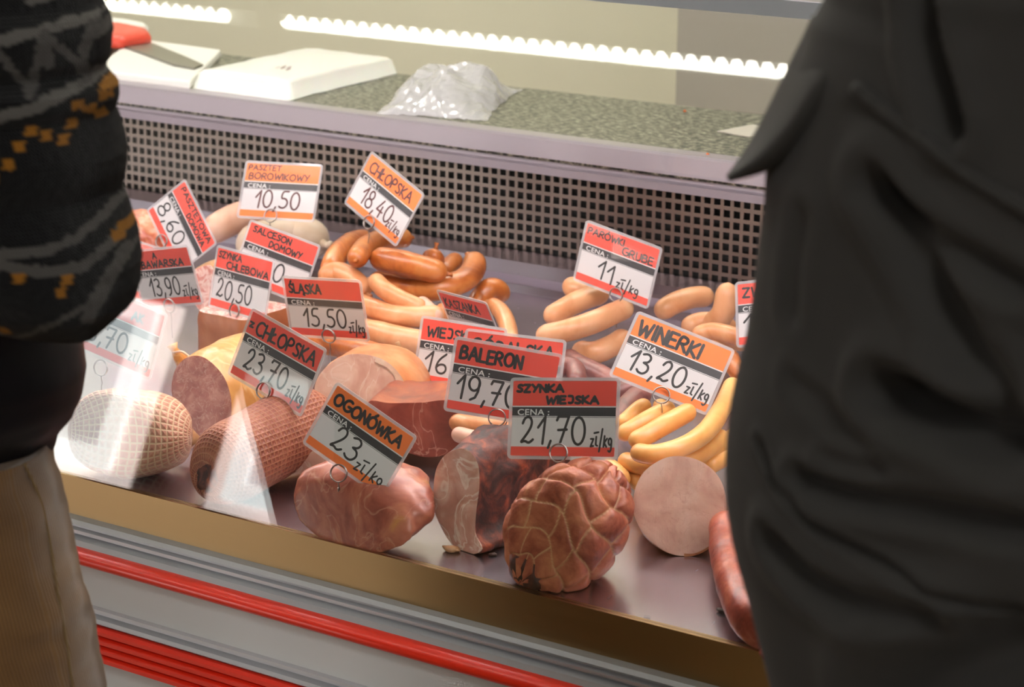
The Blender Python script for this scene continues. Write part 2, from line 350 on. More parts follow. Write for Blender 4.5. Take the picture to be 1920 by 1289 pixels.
mesh('enamel_panel', *extrude_x([(1.502, 0.777), (1.502, 0.735), (1.53, 0.735), (1.53, 0.777)], X0, X1), M['grey'], cnt, smooth=False)
mesh('lower_profile', *extrude_x([(1.502, 0.7355), (1.498, 0.734), (1.498, 0.7315), (1.502, 0.7305), (1.502, 0.7275), (1.495, 0.726), (1.493, 0.7225), (1.496, 0.720), (1.53, 0.720), (1.53, 0.7355)], X0, X1), M['alu_dark'], cnt, smooth=False)
rp = [(1.53, 0.720)]
z = 0.7195
for i in range(4):
    rp += [(1.492, z), (1.488, z - 0.0022), (1.488, z - 0.0058), (1.492, z - 0.0078), (1.4945, z - 0.0084)]; z -= 0.0092
rp += [(1.53, z)]
mesh('ribbed_bumper', *extrude_x(rp, X0, X1), M['red'], cnt, smooth=False)
mesh('lower_panel', *extrude_x([(1.504, z), (1.504, 0.12), (1.53, 0.12), (1.53, z)], X0, X1), M['grey'], cnt, smooth=False)
mesh('plinth', *box(X0, X1, 1.56, 2.3, 0.0, 0.12), M['black'], cnt, smooth=False)
mesh('rear_cabinet', *box(X0, X1, PANEL_Y + 0.07, PANEL_Y + 0.26, 0.12, zg - 0.035), M['grey'], cnt, smooth=False)
# glass: curved front pane, 6 mm thick
gi = [(y - 0.006 * 0.9, z + 0.0015) for (y, z) in GP]
V, F = extrude_x(GP + gi[::-1], X0, X1); g = mesh('front_glass', V, F, M['glass'], cnt, smooth=False)
# canopy rail, lamp
ry, rz = 1.70, at_y(1300, 15, 1.70)[2]
V, F = extrude_x([(ry - 0.012, rz), (ry + 0.10, rz + 0.03), (ry + 0.10, rz + 0.055), (ry + 0.02, rz + 0.05), (ry - 0.010, rz + 0.016), (ry - 0.014, rz + 0.012)], X0, X1)
mesh('canopy_rail', *extrude_x([(ry - 0.010, rz), (ry + 0.004, rz), (ry + 0.004, rz + 0.014), (ry - 0.012, rz + 0.014)], X0, X1), M['canopy_paint'], cnt, smooth=False)
ly, lz = ry + 0.055, rz + 0.030
mesh('lamp_tube', *tube([(X0 + 0.1, ly, lz), (X1 - 0.1, ly, lz)], 0.013, 14), M['lamp'], cnt)
mesh('lamp_cover', *extrude_x([(ry - 0.012, rz + 0.0145), (ry + 0.0, rz + 0.052), (ry + 0.12, rz + 0.052), (ry + 0.12, rz + 0.048), (ry + 0.006, rz + 0.048), (ry - 0.004, rz + 0.0145)], X0, X1), M['white'], cnt, smooth=False)
for xx in (X0 + 0.02, X1 - 0.04):
    mesh('canopy_post', *box(xx, xx + 0.02, ry + 0.10, ry + 0.12, deck_z(1.8) - 0.02, rz + 0.05), M['alu'], cnt, smooth=False)

# worktop
gy1 = float(np.mean([at_z(970, 165, zg)[1], at_z(1266, 195, zg)[1]]))
wt = mesh('granite_worktop', *box(X0, X1, PANEL_Y - 0.008, gy1, zg - 0.03, zg), M['granite'], origin=(XC, PANEL_Y + 0.1, zg - 0.03), smooth=False)
tag(wt, 'speckled grey granite worktop behind the perforated panel', 'worktop')

# ---- things on the worktop
M['board'] = plain('white_polyethylene', '#f2f0ea', 0.45); M['plast_red'] = plain('red_handle', '#e2452f', 0.4, coat=0.2); M['blade'] = plain('dull_blade', '#8d8a80', 0.35, 0.8)
fl, fr_, br = at_z(215, 163, zg), at_z(337, 174, zg), at_z(425, 104, zg); bl = at_z(150, 70, zg)
def prism(name, poly, z0, z1, m, parent=None, origin=None, bev=0.003):
    n = len(poly); V = [(p[0], p[1], z0) for p in poly] + [(p[0], p[1], z1) for p in poly]
    F = [tuple(range(n - 1, -1, -1)), tuple(range(n, 2 * n))] + [(i, (i + 1) % n, n + (i + 1) % n, n + i) for i in range(n)]
    o = mesh(name, V, F, m, parent, origin, smooth=False)
    if bev: add_bevel(o, bev)
    return o
ty = PANEL_Y + 0.004
pb = [at_z(140, 150, zg), at_z(340, 172, zg), at_z(415, 108, zg), at_z(255, 86, zg)]
pb[0][1] = ty; pb[1][1] = ty
bd = prism('cutting_board', pb, zg, zg + 0.012, M['board'], origin=(pb[0] + pb[2]) / 2); tag(bd, 'white plastic cutting board under the knife on the granite worktop', 'cutting board')
zk = zg + 0.0125
kb = [at_z(228, 88, zk), at_z(286, 84, zk), at_z(345, 108, zk), at_z(381, 124, zk), at_z(364, 131, zk), at_z(325, 124, zk)]
kn = thing('kitchen_knife', 'kitchen knife with red handle and dull blade on the white board', 'knife', at_z(280, 95, zk))
prism('blade', kb, zk, zk + 0.003, M['blade'], kn, bev=0.0005)
hb = [at_z(180, 84, zk), at_z(212, 93, zk), at_z(234, 91, zk), at_z(284, 84, zk), at_z(278, 74, zk), at_z(225, 62, zk), at_z(180, 60, zk)]
nh = len(hb); hc = np.mean(hb, 0)
rings = []
for k, (s, h) in enumerate(((0.93, 0.0), (1.0, 0.004), (1.0, 0.012), (0.9, 0.018), (0.6, 0.021))):
    rings.append([(hc[0] + (p[0] - hc[0]) * s, hc[1] + (p[1] - hc[1]) * s, zk + h) for p in resample(hb, 28, True)])
mesh('handle', *loft(rings), M['plast_red'], kn)

wb = [at_z(150, 62, zg + .013), at_z(225, 72, zg + .013), at_z(262, 64, zg + .013), at_z(180, 52, zg + .013)]; hc = np.mean(wb, 0)
rings = [[(hc[0] + (p[0] - hc[0]) * s_, hc[1] + 0.02 + (p[1] - hc[1]) * s_, zg + .0125 + h_) for p in resample(catmull(np.array(wb), 5, True), 30, True)] for s_, h_ in ((.9, 0), (1, .004), (1, .010), (.85, .016), (.5, .019), (.05, .020))]
wo = mesh('paper_bundle', *loft(rings), M['board'], origin=(hc[0], hc[1] + .05, zg + .0125)); tag(wo, 'small white bundle behind the red knife handle', 'bundle')

def heightfield(name, P, hfun, m, z0, parent=None, origin=None, n=36, skirt=True):
    """P: four ground corners (3D) front-left, front-right, back-right, back-left"""
    V, F = [], []
    for j in range(n + 1):
        for i in range(n + 1):
            u, v = i / n, j / n; p = (1 - v) * ((1 - u) * P[0] + u * P[1]) + v * ((1 - u) * P[3] + u * P[2])
            dx, dy, h = hfun(u, v); V.append((p[0] + dx, p[1] + dy, z0 + max(h, 0.0)))
    for j in range(n):
        for i in range(n): q = j * (n + 1) + i; F.append((q, q + 1, q + n + 2, q + n + 1))
    if skirt:
        b = [i for i in range(n + 1)] + [j * (n + 1) + n for j in range(1, n + 1)] + [n * (n + 1) + i for i in range(n - 1, -1, -1)] + [j * (n + 1) for j in range(n - 1, 0, -1)]
        k = len(V); V += [(V[i][0], V[i][1], z0) for i in b]; L = len(b)
        F += [(b[(i + 1) % L], b[i], k + i, k + (i + 1) % L) for i in range(L)] + [tuple(range(k, k + L))]
    return mesh(name, V, F, m, parent, origin)
M['bag_white'] = plain('white_film', '#f4f2ec', 0.35, coat=0.15, bump=0.15, bscale=60); setp(M['bag_white'].node_tree.nodes['Principled BSDF'], **{'Subsurface Weight': 0.1, 'Subsurface Scale': 0.01})
zg2 = zg + 0.0008
P = [at_z(362, 166, zg2), at_z(538, 189, zg2), at_z(746, 138, zg2)]; P.append(P[0] + P[2] - P[1])
def pack(u, v):
    e = min(u, 1 - u, v * 1.0, (1 - v)); edge = min(1, max(0, e / 0.06)); s = math.sqrt(max(0, 1 - (1 - edge) ** 2))
    h = (0.024 + 0.008 * math.sin(math.pi * u) * math.sin(math.pi * v) + 0.0015 * nz((u, v, 0), 5, 3)) * s
    return (0.004 * nz((u, v, 1), 4, 9) * (1 - edge), 0.003 * nz((u, v, 2), 4, 5) * (1 - edge), h)
pk = thing('bag_pack', 'flat pack of white plastic bags lying on the granite worktop', 'pack of bags', (P[0] + P[2]) / 2)
heightfield('wrapped_stack', P, pack, M['bag_white'], zg2, pk)
M['ink'] = plain('pale_print', '#8f6f70', 0.6); M['ink_blue'] = plain('blue_print', '#7d8fc8', 0.6)
def quad_on_pack(u0, u1, v0, v1, lift=0.0006):
    V = []
    for (u, v) in ((u0, v0), (u1, v0), (u1, v1), (u0, v1)):
        p = (1 - v) * ((1 - u) * P[0] + u * P[1]) + v * ((1 - u) * P[3] + u * P[2]); V.append((p[0], p[1], zg2 + pack(u, v)[2] + lift))
    return V, [(0, 1, 2, 3)]
qs = [quad_on_pack(0.60 + 0.028 * i, 0.60 + 0.028 * i + 0.016, 0.22 + 0.03 * (i % 2), 0.26 + 0.03 * (i % 2)) for i in range(5)]
mesh('printed_marks', *join(qs), M['ink'], pk, smooth=False)

def film(name, alpha=0.45):
    m, N, L, b = new_mat(name); setp(b, **{'Base Color': rgb('#e9e6ea'), 'Roughness': 0.12, 'Coat Weight': 0.5, 'Alpha': alpha}); return m
M['film'] = film('crumpled_clear_film', 0.46)
P = [at_z(712, 214, zg2), at_z(905, 226, zg2), at_z(975, 168, zg2), at_z(770, 160, zg2)]
def crumple(u, v):
    e = min(u, 1 - u) * 2; base = 0.046 * min(1, v / 0.5) ** 0.7 * (1 if v < 0.7 else max(0, (1 - v) / 0.3)) ** 0.6 * min(1, e * 2.2) ** 0.8
    base *= 1.0 - 0.35 * max(0, u - 0.55) / 0.45
    d = noise.voronoi(Vector((u * 2.6 + 0.4, v * 2.3, 0.3)))[0]; d2 = noise.voronoi(Vector((u * 7.2, v * 5.4, 1.3)))[0]
    h = base * (0.78 + 0.5 * min(d[1] - d[0], 0.6) + 0.14 * (d2[1] - d2[0])) + 0.003 * abs(nz((u, v, 0), 7, 1))
    return 0.010 * nz((u, v, 0.5), 3, 2), 0.010 * nz((u, v, 0.9), 3, 4), h
cb = heightfield('plastic_bag', P, crumple, M['film'], zg2, origin=(P[0] + P[2]) / 2, n=44, skirt=False)
cb.data.polygons.foreach_set('use_smooth', [False] * len(cb.data.polygons)); cb.modifiers.new('thick', 'SOLIDIFY').thickness = 0.0004
tag(cb, 'crumpled clear plastic bag on the granite worktop', 'plastic bag')
pc = [at_z(1345, 247, zg2), at_z(1405, 258, zg2), at_z(1470, 250, zg2), at_z(1412, 234, zg2)]
M['paper'] = plain('card_paper', '#b9b2a6', 0.7)
pcd = prism('paper_card', pc, zg2, zg2 + 0.0008, M['paper'], origin=np.mean(pc, 0), bev=0); tag(pcd, 'small loose paper card on the granite beside the grey coat flap', 'card')
M['crumb'] = plain('orange_crumb', '#d0662a', 0.6)
for (px, py, lb) in ((1284, 208, 'orange crumb near the back edge of the granite worktop'), (1327, 289, 'orange crumb near the rail on the granite worktop')):
    c = at_z(px, py, zg + 0.0015); V, F = [], []
    R = [[(c[0] + 0.0022 * math.cos(q) * s, c[1] + 0.0018 * math.sin(q) * s, zg + h) for q in np.linspace(0, 6.28, 9)[:-1]] for s, h in ((0.8, 0.0002), (1.0, 0.0012), (0.7, 0.0024), (0.2, 0.0028))]
    o = mesh('meat_crumb', *loft(R), M['crumb'], origin=(c[0], c[1], zg)); tag(o, lb, 'crumb', 'crumbs on the worktop')

# ------------------------------------------------------------------ meat and sausages
M['s_brown'] = meat('smoked_brown_casing', [(0.3, '#8a4318'), (0.5, '#b9662c'), (0.7, '#d48a4a')], 28, rough=0.36, bump=0.25, bscale=160, coat=0.25)
M['s_orange'] = meat('pale_orange_casing', [(0.3, '#cb7d48'), (0.5, '#e09b69'), (0.7, '#eeb68a')], 24, rough=0.38, bump=0.15, bscale=140, coat=0.25)
M['s_tan'] = meat('tan_casing', [(0.3, '#c98552'), (0.5, '#dda074'), (0.72, '#e8b58d')], 18, rough=0.4, bump=0.08, bscale=120, coat=0.2)
M['s_frank'] = meat('frankfurter_casing', [(0.3, '#d98f48'), (0.5, '#e8ab62'), (0.72, '#efbd7c')], 16, rough=0.36, bump=0.06, bscale=110, coat=0.25)
M['s_dark'] = meat('dark_purple_casing', [(0.3, '#55302e'), (0.5, '#7c4a45'), (0.7, '#a06a60')], 30, rough=0.4, bump=0.2, bscale=120)
M['s_pink'] = meat('pink_casing', [(0.3, '#d79f86'), (0.5, '#e3b49d'), (0.7, '#ecc7b4')], 14, rough=0.45, bump=0.1, bscale=100)
M['s_pale'] = meat('pale_beige_casing', [(0.3, '#b29a80'), (0.5, '#c9b29b'), (0.7, '#d9c5b4')], 16, rough=0.45, bump=0.15, bscale=90)
M['s_red'] = meat('dry_red_casing', [(0.3, '#6d2419'), (0.5, '#99402c'), (0.7, '#bd6a50')], 45, rough=0.4, bump=0.7, bscale=90)

def glass_y(z): return float(np.interp(z, [q[1] for q in GP], [q[0] for q in GP]))
SOFT = 0.009
def inside(v, g=0.001):
    v[2] = max(v[2], deck_z(v[1]) + 0.0006); gy = glass_y(v[2]) + g
    t = (v[1] - gy) / SOFT
    if t < 6: v[1] = gy + SOFT * math.log1p(math.exp(t))
    return v
def sausage(name, label, group, pts, r, m, cat='sausage', tips=(1, 1), wob=0.05, seed=0.0, tipm=None, flat_end=None):
    """pts: (px, py, height of the centre line above the deck)"""
    C = np.array([deck(px, py, h) for px, py, h in pts]); P = resample(catmull(C, 10), 34)
    s = np.r_[0, np.cumsum(np.linalg.norm(np.diff(P, axis=0), axis=1))]; L = s[-1]
    # more rings near the round ends
    q = np.unique(np.r_[np.linspace(0, 1.15 * r, 9), np.linspace(1.15 * r, L - 1.15 * r, max(16, int(L / 0.004))), np.linspace(L - 1.15 * r, L, 9)]); q = q[(q >= 0) & (q <= L)]
    P = np.stack([np.interp(q, s, P[:, k]) for k in range(3)], 1)
    T, N, B = frames(P); a = np.linspace(0, 2 * np.pi, 22, endpoint=False); rings = []
    for i in range(len(P)):
        e = min(q[i], L - q[i]); k = 1.0
        if e < 1.15 * r: t = e / (1.15 * r); k = max(0.1, math.sqrt(max(0.0, 1 - (1 - t) ** 2.1)))
        k *= 1 - 0.06 * abs(2 * q[i] / L - 1)
        ring = []
        for th in a:
            d = math.cos(th) * N[i] + math.sin(th) * B[i]; p = P[i] + d * r * k
            n_ = nz(p, 22, seed, 2); v = P[i] + d * r * k * (1 + wob * n_); ring.append(inside(v))
        rings.append(ring)
    base = P.mean(0).copy(); base[2] = np.vstack(rings)[:, 2].min()
    o = mesh(name, *loft(rings), m, origin=base); tag(o, label, cat, group)
    for end, on in ((0, tips[0]), (-1, tips[1])):
        if not on: continue
        d = -T[0] if end == 0 else T[-1]; p0 = P[end] - d * 0.001; pts2 = [p0, p0 + d * r * 0.25, p0 + d * r * 0.5 + np.array([0, 0, 0.001])]
        V, F = tube(pts2, [r * 0.24, r * 0.13, r * 0.22], 8)
        V = [(v[0], v[1], max(v[2], deck_z(v[1]) + 0.0006)) for v in V]; mesh('casing_tip', V, F, tipm or m, o)
    return o
GB = 'brown sausages heaped below the orange 18,40 tag'
SS = [
 ('brown_sausage', 'fat brown sausage lying uppermost on the heap below the orange 18,40 tag', GB, [(700, 484, .082), (736, 490, .084), (789, 503, .082), (838, 514, .074)], .0148, 's_brown'),
 ('brown_sausage', 'longest brown sausage curving up at its right end under the uppermost one', GB, [(697, 527, .05), (763, 541, .052), (820, 541, .056), (868, 526, .06), (890, 500, .066), (880, 482, .072)], .0142, 's_brown'),
 ('brown_sausage', 'brown sausage bent down the left side of the brown heap', GB, [(688, 447, .07), (655, 458, .075), (630, 482, .072), (616, 517, .06)], .0132, 's_brown'),
 ('brown_sausage', 'brown sausage whose blunt end points at the viewer left of the uppermost one', GB, [(668, 489, .09), (683, 466, .09), (716, 450, .088), (768, 447, .08)], .0125, 's_brown'),
 ('brown_sausage', 'short brown sausage end standing up behind the uppermost one', GB, [(817, 466, .085), (813, 482, .075), (806, 505, .055)], .0135, 's_brown'),
 ('brown_sausage', 'small brown sausage tip between the standing one and the long curved one', GB, [(858, 486, .05), (845, 496, .05), (828, 515, .045)], .0105, 's_brown'),
 ('brown_sausage', 'brown sausage arched over at the right edge of the brown heap', GB, [(884, 588, .02), (899, 562, .03), (918, 542, .04), (936, 546, .035), (940, 562, .022)], .0125, 's_brown'),
]
GO = 'pale orange sausages behind the red 15,50 tag'
SS += [
 ('smoked_sausage', 'pale orange sausage under the left brown one, behind the red 15,50 tag', GO, [(600, 525, .06), (630, 512, .065), (660, 524, .062), (690, 552, .05)], .0128, 's_orange'),
 ('smoked_sausage', 'pale orange sausage with a pointed end, uppermost right of the red 15,50 tag', GO, [(702, 524, .07), (722, 545, .068), (756, 564, .06), (800, 582, .05)], .0105, 's_orange'),
 ('smoked_sausage', 'pale orange sausage reaching right from the upper corner of the red 15,50 tag', GO, [(645, 556, .045), (690, 576, .046), (750, 594, .045), (808, 592, .045), (822, 586, .045)], .0122, 's_orange'),
 ('smoked_sausage', 'thickest pale orange sausage, lowest of those right of the red 15,50 tag', GO, [(600, 606, .03), (650, 614, .03), (700, 624, .03), (760, 638, .03), (830, 648, .03)], .0146, 's_orange'),
 ('smoked_sausage', 'pink blunt end of a sausage between the pointed one and the black pudding tag', GO, [(787, 566, .052), (800, 580, .05), (826, 600, .042)], .0098, 's_pink'),
 ('smoked_sausage', 'small orange sausage left of the black pudding tag', GO, [(818, 580, .04), (840, 586, .038), (868, 600, .03)], .0098, 's_orange'),
 ('smoked_sausage', 'slender orange sausage hanging down at the right edge of the brown heap', GO, [(916, 568, .034), (938, 584, .03), (952, 612, .022), (958, 645, .014)], .0098, 's_orange'),
 ('smoked_sausage', 'darker orange sausage peeping out above the cut pink ham', GO, [(560, 640, .03), (620, 645, .032), (680, 660, .04), (724, 672, .042)], .0135, 's_brown'),
 ('smoked_sausage', 'orange sausage lying low under the red 16 tag', GO, [(752, 722, .03), (780, 728, .03), (815, 736, .03), (850, 748, .028)], .0098, 's_orange'),
 ('smoked_sausage', 'pale sausage end beside the fat of the dark red ham', GO, [(765, 742, .03), (785, 738, .034), (810, 742, .034)], .0085, 's_pink'),
 ('smoked_sausage', 'pinkish orange sausage above the charred ham, below the pale red 19,70 tag', GO, [(845, 790, .045), (880, 797, .045), (920, 801, .045), (965, 806, .045)], .0095, 's_orange'),
 ('smoked_sausage', 'pink sausage tucked against the top of the charred ham', GO, [(850, 812, .045), (885, 822, .045), (930, 830, .045)], .008, 's_pink'),
]
GT = 'thick tan frankfurters below the red 11 tag'
SS += [
 ('thick_frankfurter', 'longest thick tan frankfurter lying in front below the red 11 tag', GT, [(1006, 632, .036), (1057, 622, .044), (1108, 606, .05), (1150, 588, .055), (1180, 575, .055)], .0125, 's_tan'),
 ('thick_frankfurter', 'thick tan frankfurter resting behind the longest one, left of the red 11 tag', GT, [(1024, 600, .045), (1050, 584, .05), (1091, 563, .055), (1140, 548, .058)], .0122, 's_tan'),
 ('thick_frankfurter', 'tan frankfurter end just under the left corner of the red 11 tag', GT, [(1066, 532, .06), (1082, 545, .058), (1110, 556, .05)], .0118, 's_tan'),
 ('thick_frankfurter', 'shaded tan frankfurter at the bottom, left of the orange 13,20 tag', GT, [(1078, 655, .015), (1110, 662, .016), (1145, 650, .02), (1178, 628, .026)], .0125, 's_tan'),
]
GZ = 'tan sausages between the orange 13,20 tag and the grey coat'
SS += [
 ('tan_sausage', 'tan sausage lying level behind the upper corner of the orange 13,20 tag', GZ, [(1230, 592, .04), (1262, 570, .05), (1300, 558, .052), (1336, 557, .048)], .0122, 's_tan'),
 ('tan_sausage', 'tan sausage standing upright beside the red tag at the grey coat', GZ, [(1366, 530, .085), (1362, 556, .07), (1354, 590, .05), (1326, 615, .03)], .0128, 's_tan'),
 ('tan_sausage', 'tan sausage lying under the upright one', GZ, [(1280, 618, .03), (1312, 604, .035), (1345, 606, .035), (1380, 618, .03)], .011, 's_tan'),
 ('tan_sausage', 'pale ended sausage just above the right corner of the orange 13,20 tag', GZ, [(1298, 632, .045), (1330, 622, .05), (1366, 628, .05), (1400, 640, .045)], .0098, 's_orange'),
 ('tan_sausage', 'tan sausage below the pale ended one against the grey coat', GZ, [(1330, 650, .035), (1365, 640, .04), (1410, 645, .04)], .010, 's_tan'),
 ('tan_sausage', 'reddish orange sausage right of the orange 13,20 tag at the grey coat', GZ, [(1368, 664, .04), (1378, 690, .035), (1400, 715, .03)], .0095, 's_brown'),
]
GD = 'dark purple sausages between the red and orange tags'
SS += [
 ('dark_sausage', 'dark purple sausage end right beside the red tag behind the 19,70 tag', GD, [(1040, 700, .035), (1060, 686, .038), (1078, 694, .036), (1084, 722, .03)], .0105, 's_dark'),
 ('dark_sausage', 'dusky pink sausage beside the dark one, running down to the orange 13,20 tag', GD, [(1062, 668, .02), (1090, 686, .022), (1125, 702, .022), (1160, 722, .02)], .0108, 's_dark'),
 ('dark_sausage', 'dark sausage right of the red 21,70 tag leaning on the frankfurters', GD, [(1160, 800, .035), (1172, 772, .04), (1192, 748, .045), (1215, 738, .045)], .0118, 's_dark'),
 ('dark_sausage', 'dark sausage tucked between the 21,70 tag and the orange 13,20 tag', GD, [(1150, 745, .03), (1172, 732, .035), (1200, 726, .038)], .009, 's_dark'),
]
GF = 'thin frankfurters below the orange 13,20 tag'
SS += [
 ('thin_frankfurter', 'thin frankfurter nearest the viewer, bending up against the grey coat', GF, [(1187, 846, .052), (1225, 853, .054), (1280, 838, .058), (1325, 808, .062), (1354, 765, .066), (1376, 718, .07)], .0094, 's_frank'),
 ('thin_frankfurter', 'thin frankfurter lying just behind the nearest one with its end beside it', GF, [(1180, 832, .054), (1210, 818, .058), (1250, 795, .064), (1300, 768, .068)], .0094, 's_frank'),
 ('thin_frankfurter', 'thin frankfurter pierced by the wire of the orange 13,20 tag', GF, [(1158, 820, .05), (1190, 802, .056), (1225, 782, .062), (1262, 762, .066)], .009, 's_frank'),
 ('thin_frankfurter', 'thin frankfurter whose short end lies uppermost left of the wire', GF, [(1160, 800, .05), (1180, 784, .054), (1200, 766, .06), (1218, 757, .062)], .0082, 's_frank'),
 ('thin_frankfurter', 'frankfurter tip just under the wire ring of the orange 13,20 tag', GF, [(1232, 756, .06), (1245, 768, .058), (1262, 782, .052)], .0075, 's_frank'),
 ('thin_frankfurter', 'lower thin frankfurter in the shade of the nearest one', GF, [(1164, 862, .03), (1200, 872, .032), (1255, 872, .036), (1310, 852, .04), (1358, 815, .044)], .0094, 's_frank'),
 ('thin_frankfurter', 'thin frankfurter right above the cut round ham', GF, [(1285, 872, .03), (1320, 852, .034), (1365, 828, .038), (1400, 805, .04)], .0092, 's_frank'),
 ('thin_frankfurter', 'thin frankfurter end wedged between the cut round ham and the grey coat', GF, [(1320, 880, .022), (1350, 862, .026), (1390, 845, .028)], .009, 's_frank'),
 ('thin_frankfurter', 'frankfurter end sloping down from the right corner of the 21,70 tag', GF, [(1128, 868, .03), (1152, 884, .025), (1178, 908, .016)], .009, 's_frank'),
 ('thin_frankfurter', 'frankfurter end in the dark gap between the netted ham and the cut round ham', GF, [(1172, 880, .02), (1190, 898, .016), (1205, 915, .012)], .0085, 's_frank'),
]
for i, (nm, lb, gr, pts, r, mk) in enumerate(SS):
    dk = mk in ('s_brown', 's_orange')
    sausage(nm, lb, gr, pts, r, M[mk], wob=0.07 if dk else 0.03, seed=i * 3.1, tips=(1, 1) if dk else (0, 0))
sausage('liver_sausage', 'thick pink sausage behind the orange 10,50 tag against the perforated panel', None, [(392, 440, .045), (420, 420, .05), (470, 402, .052), (540, 398, .05)], .0195, M['s_pink'], wob=0.03, seed=50)
sausage('brawn_roll', 'thick pale beige roll lying behind the red tag below the orange 10,50 tag', None, [(462, 470, .035), (500, 452, .036), (560, 446, .036), (606, 458, .034)], .028, M['s_pale'], wob=0.05, seed=51)
sausage('dry_sausage', 'wrinkled dark red dry sausage in front by the grey coat', None, [(1362, 975, .03), (1366, 1030, .026), (1378, 1090, .022), (1400, 1160, .018), (1432, 1225, .016)], .0165, M['s_red'], wob=0.16, seed=52)

def lump(name, center, ax, m, parent=None, origin=None, nu=72, nv=48, warp=((18, .06),), fn=None, pw=2.0, seed=0.0, clamp=True):
    """ellipsoid about the first axis; ax = three scaled axis vectors"""
    A = np.asarray(ax, float); V, UV = [], []
    for j in range(nv + 1):
        v = j / nv; th = math.pi * v; ct, st = math.cos(th), max(math.sin(th), 0.012)
        ct = math.copysign(abs(ct) ** (2 / pw), ct); st = st ** (2 / pw)
        for i in range(nu):
            u = i / nu; ph = 2 * math.pi * u; d = -ct * A[0] + st * (math.cos(ph) * A[1] + math.sin(ph) * A[2]); p = center + d; k = 1.0
            for s_, a_ in warp: k += a_ * nz(p, s_, seed, 3)
            if fn: k += fn(u, v)
            q = center + d * k
            if clamp: q = inside(q)
            V.append(q); UV.append((u, v))
    V = np.array(V); F = [(j * nu + i, j * nu + (i + 1) % nu, (j + 1) * nu + (i + 1) % nu, (j + 1) * nu + i) for j in range(nv) for i in range(nu)]
    F += [tuple(range(nu - 1, -1, -1)), tuple(nv * nu + i for i in range(nu))]
    if parent is None and origin is None: origin = np.array([center[0], center[1], V[:, 2].min()])
    # uv seam: the pattern counts are whole numbers, wrap safely by per-vertex u (last quad column repeats)
    o = mesh(name, V, F, m, parent, origin, uv=UV); fix_seam(o); return o
def fix_seam(o):
    l = o.data.uv_layers[0].data
    for p in o.data.polygons:
        us = [l[i].uv[0] for i in p.loop_indices]
        if max(us) - min(us) > 0.5 and len(us) == 4:
            for i in p.loop_indices:
                if l[i].uv[0] < 0.5: l[i].uv[0] += 1.0
def unit(v): v = np.asarray(v, float); return v / np.linalg.norm(v)

def cut_piece(name, label, cat, poly, contact, normal, length, body, face, group=None, lift=0.0, bulge=0.05, endk=0.35, warp=0.05, seed=0.0, rough_face=0.0006, slope=0.0, rind=None):
    """a joint of meat cut across: the outline lies in the cut plane, the body runs back from it"""
    n = unit(normal); P0 = deck(contact[0], contact[1], lift); O = np.array([on_plane(x, y, P0, n) for x, y in poly])
    O = resample(catmull(O, 6, True), 80, True); c = O.mean(0); a = -n.copy(); a[2] = DECK_S * a[1] + slope; a = unit(a)
    t = thing(name, label, cat, np.array([c[0], c[1], max(O[:, 2].min(), deck_z(c[1]))]), group)
    rings = []; K = 30
    for k in range(K + 1):
        s = k / K
        sc = 1 + bulge * math.sin(math.pi * min(1, s * 1.4)) if s < 0.6 else (1 + bulge * math.sin(math.pi * 0.84)) * (endk + (1 - endk) * math.sqrt(max(0, 1 - ((s - 0.6) / 0.4) ** 2)))
        ring = []
        for p in O:
            q = c + (p - c) * sc + a * length * s
            if s > 0: q = q + (p - c) * warp * nz(q, 26, seed, 4) * min(1, s * 8)
            q[2] = max(q[2], deck_z(q[1]) + 0.0006); ring.append(q)
        rings.append(ring)
    mesh('body', *loft(rings, False, True), body, t)
    fr = []
    for s in (1.0, 0.985, 0.94, 0.85, 0.72, 0.58, 0.44, 0.3, 0.16, 0.04):
        ring = []
        for p in O:
            q = c + (p - c) * s; q = q + n * (0.0006 * (1 - s) ** 0.3 + rough_face * nz(q, 60, seed, 3) * (1 if s < 0.97 else 0)) ; q[2] = max(q[2], deck_z(q[1]) + 0.0004); ring.append(q)
        fr.append(ring)
    mesh('cut_face', *loft(fr, False, True), face, t)
    if rind:
        mat_r, th, ang0, ang1 = rind
        nO = len(O); sel = [i % nO for i in range(int(ang0 * nO), int(ang1 * nO) + 1)]
        A_ = [O[i] + (O[i] - c) * 0.004 + n * 0.0012 for i in sel]; B_ = [O[i] + (c - O[i]) * (th * (0.7 + 0.6 * abs(nz(O[i], 40, 3)))) + n * 0.0014 for i in sel]
        mesh('fat_rim', np.array(A_ + B_), [(i, i + 1, len(sel) + i + 1, len(sel) + i) for i in range(len(sel) - 1)], mat_r, t)
    return t

M['f_ham'] = meat('cut_ham_face', [(0.3, '#c08a78'), (0.5, '#d6a893'), (0.7, '#e3c0ad')], 30, rough=0.4, bump=0.12, bscale=150, sss=0.15, veins=('#e9d3c4', 26, 0.02, 0.45))
M['f_round'] = meat('cut_round_ham_face', [(0.3, '#cf9a88'), (0.5, '#dfb29d'), (0.7, '#e8c6b4')], 22, rough=0.42, bump=0.15, bscale=170, sss=0.15, veins=('#b98070', 60, 0.012, 0.35))
M['f_baleron'] = meat('cut_neck_face', [(0.3, '#b47666'), (0.5, '#cb9684'), (0.7, '#e3bfae')], 34, rough=0.35, bump=0.25, bscale=110, sss=0.15, veins=('#ecd9cb', 30, 0.035, 0.7))
M['f_dark'] = meat('cut_dark_red_face', [(0.3, '#6e2f2a'), (0.5, '#8c4438'), (0.7, '#a9604f')], 26, rough=0.3, bump=0.12, bscale=120, coat=0.35, veins=('#c99a88', 22, 0.012, 0.5))
M['f_salami'] = meat('cut_mottled_face', [(0.3, '#8f4a40'), (0.5, '#a96357'), (0.7, '#c58a7b')], 60, rough=0.42, bump=0.2, bscale=180, veins=('#d3a596', 90, 0.03, 0.5))
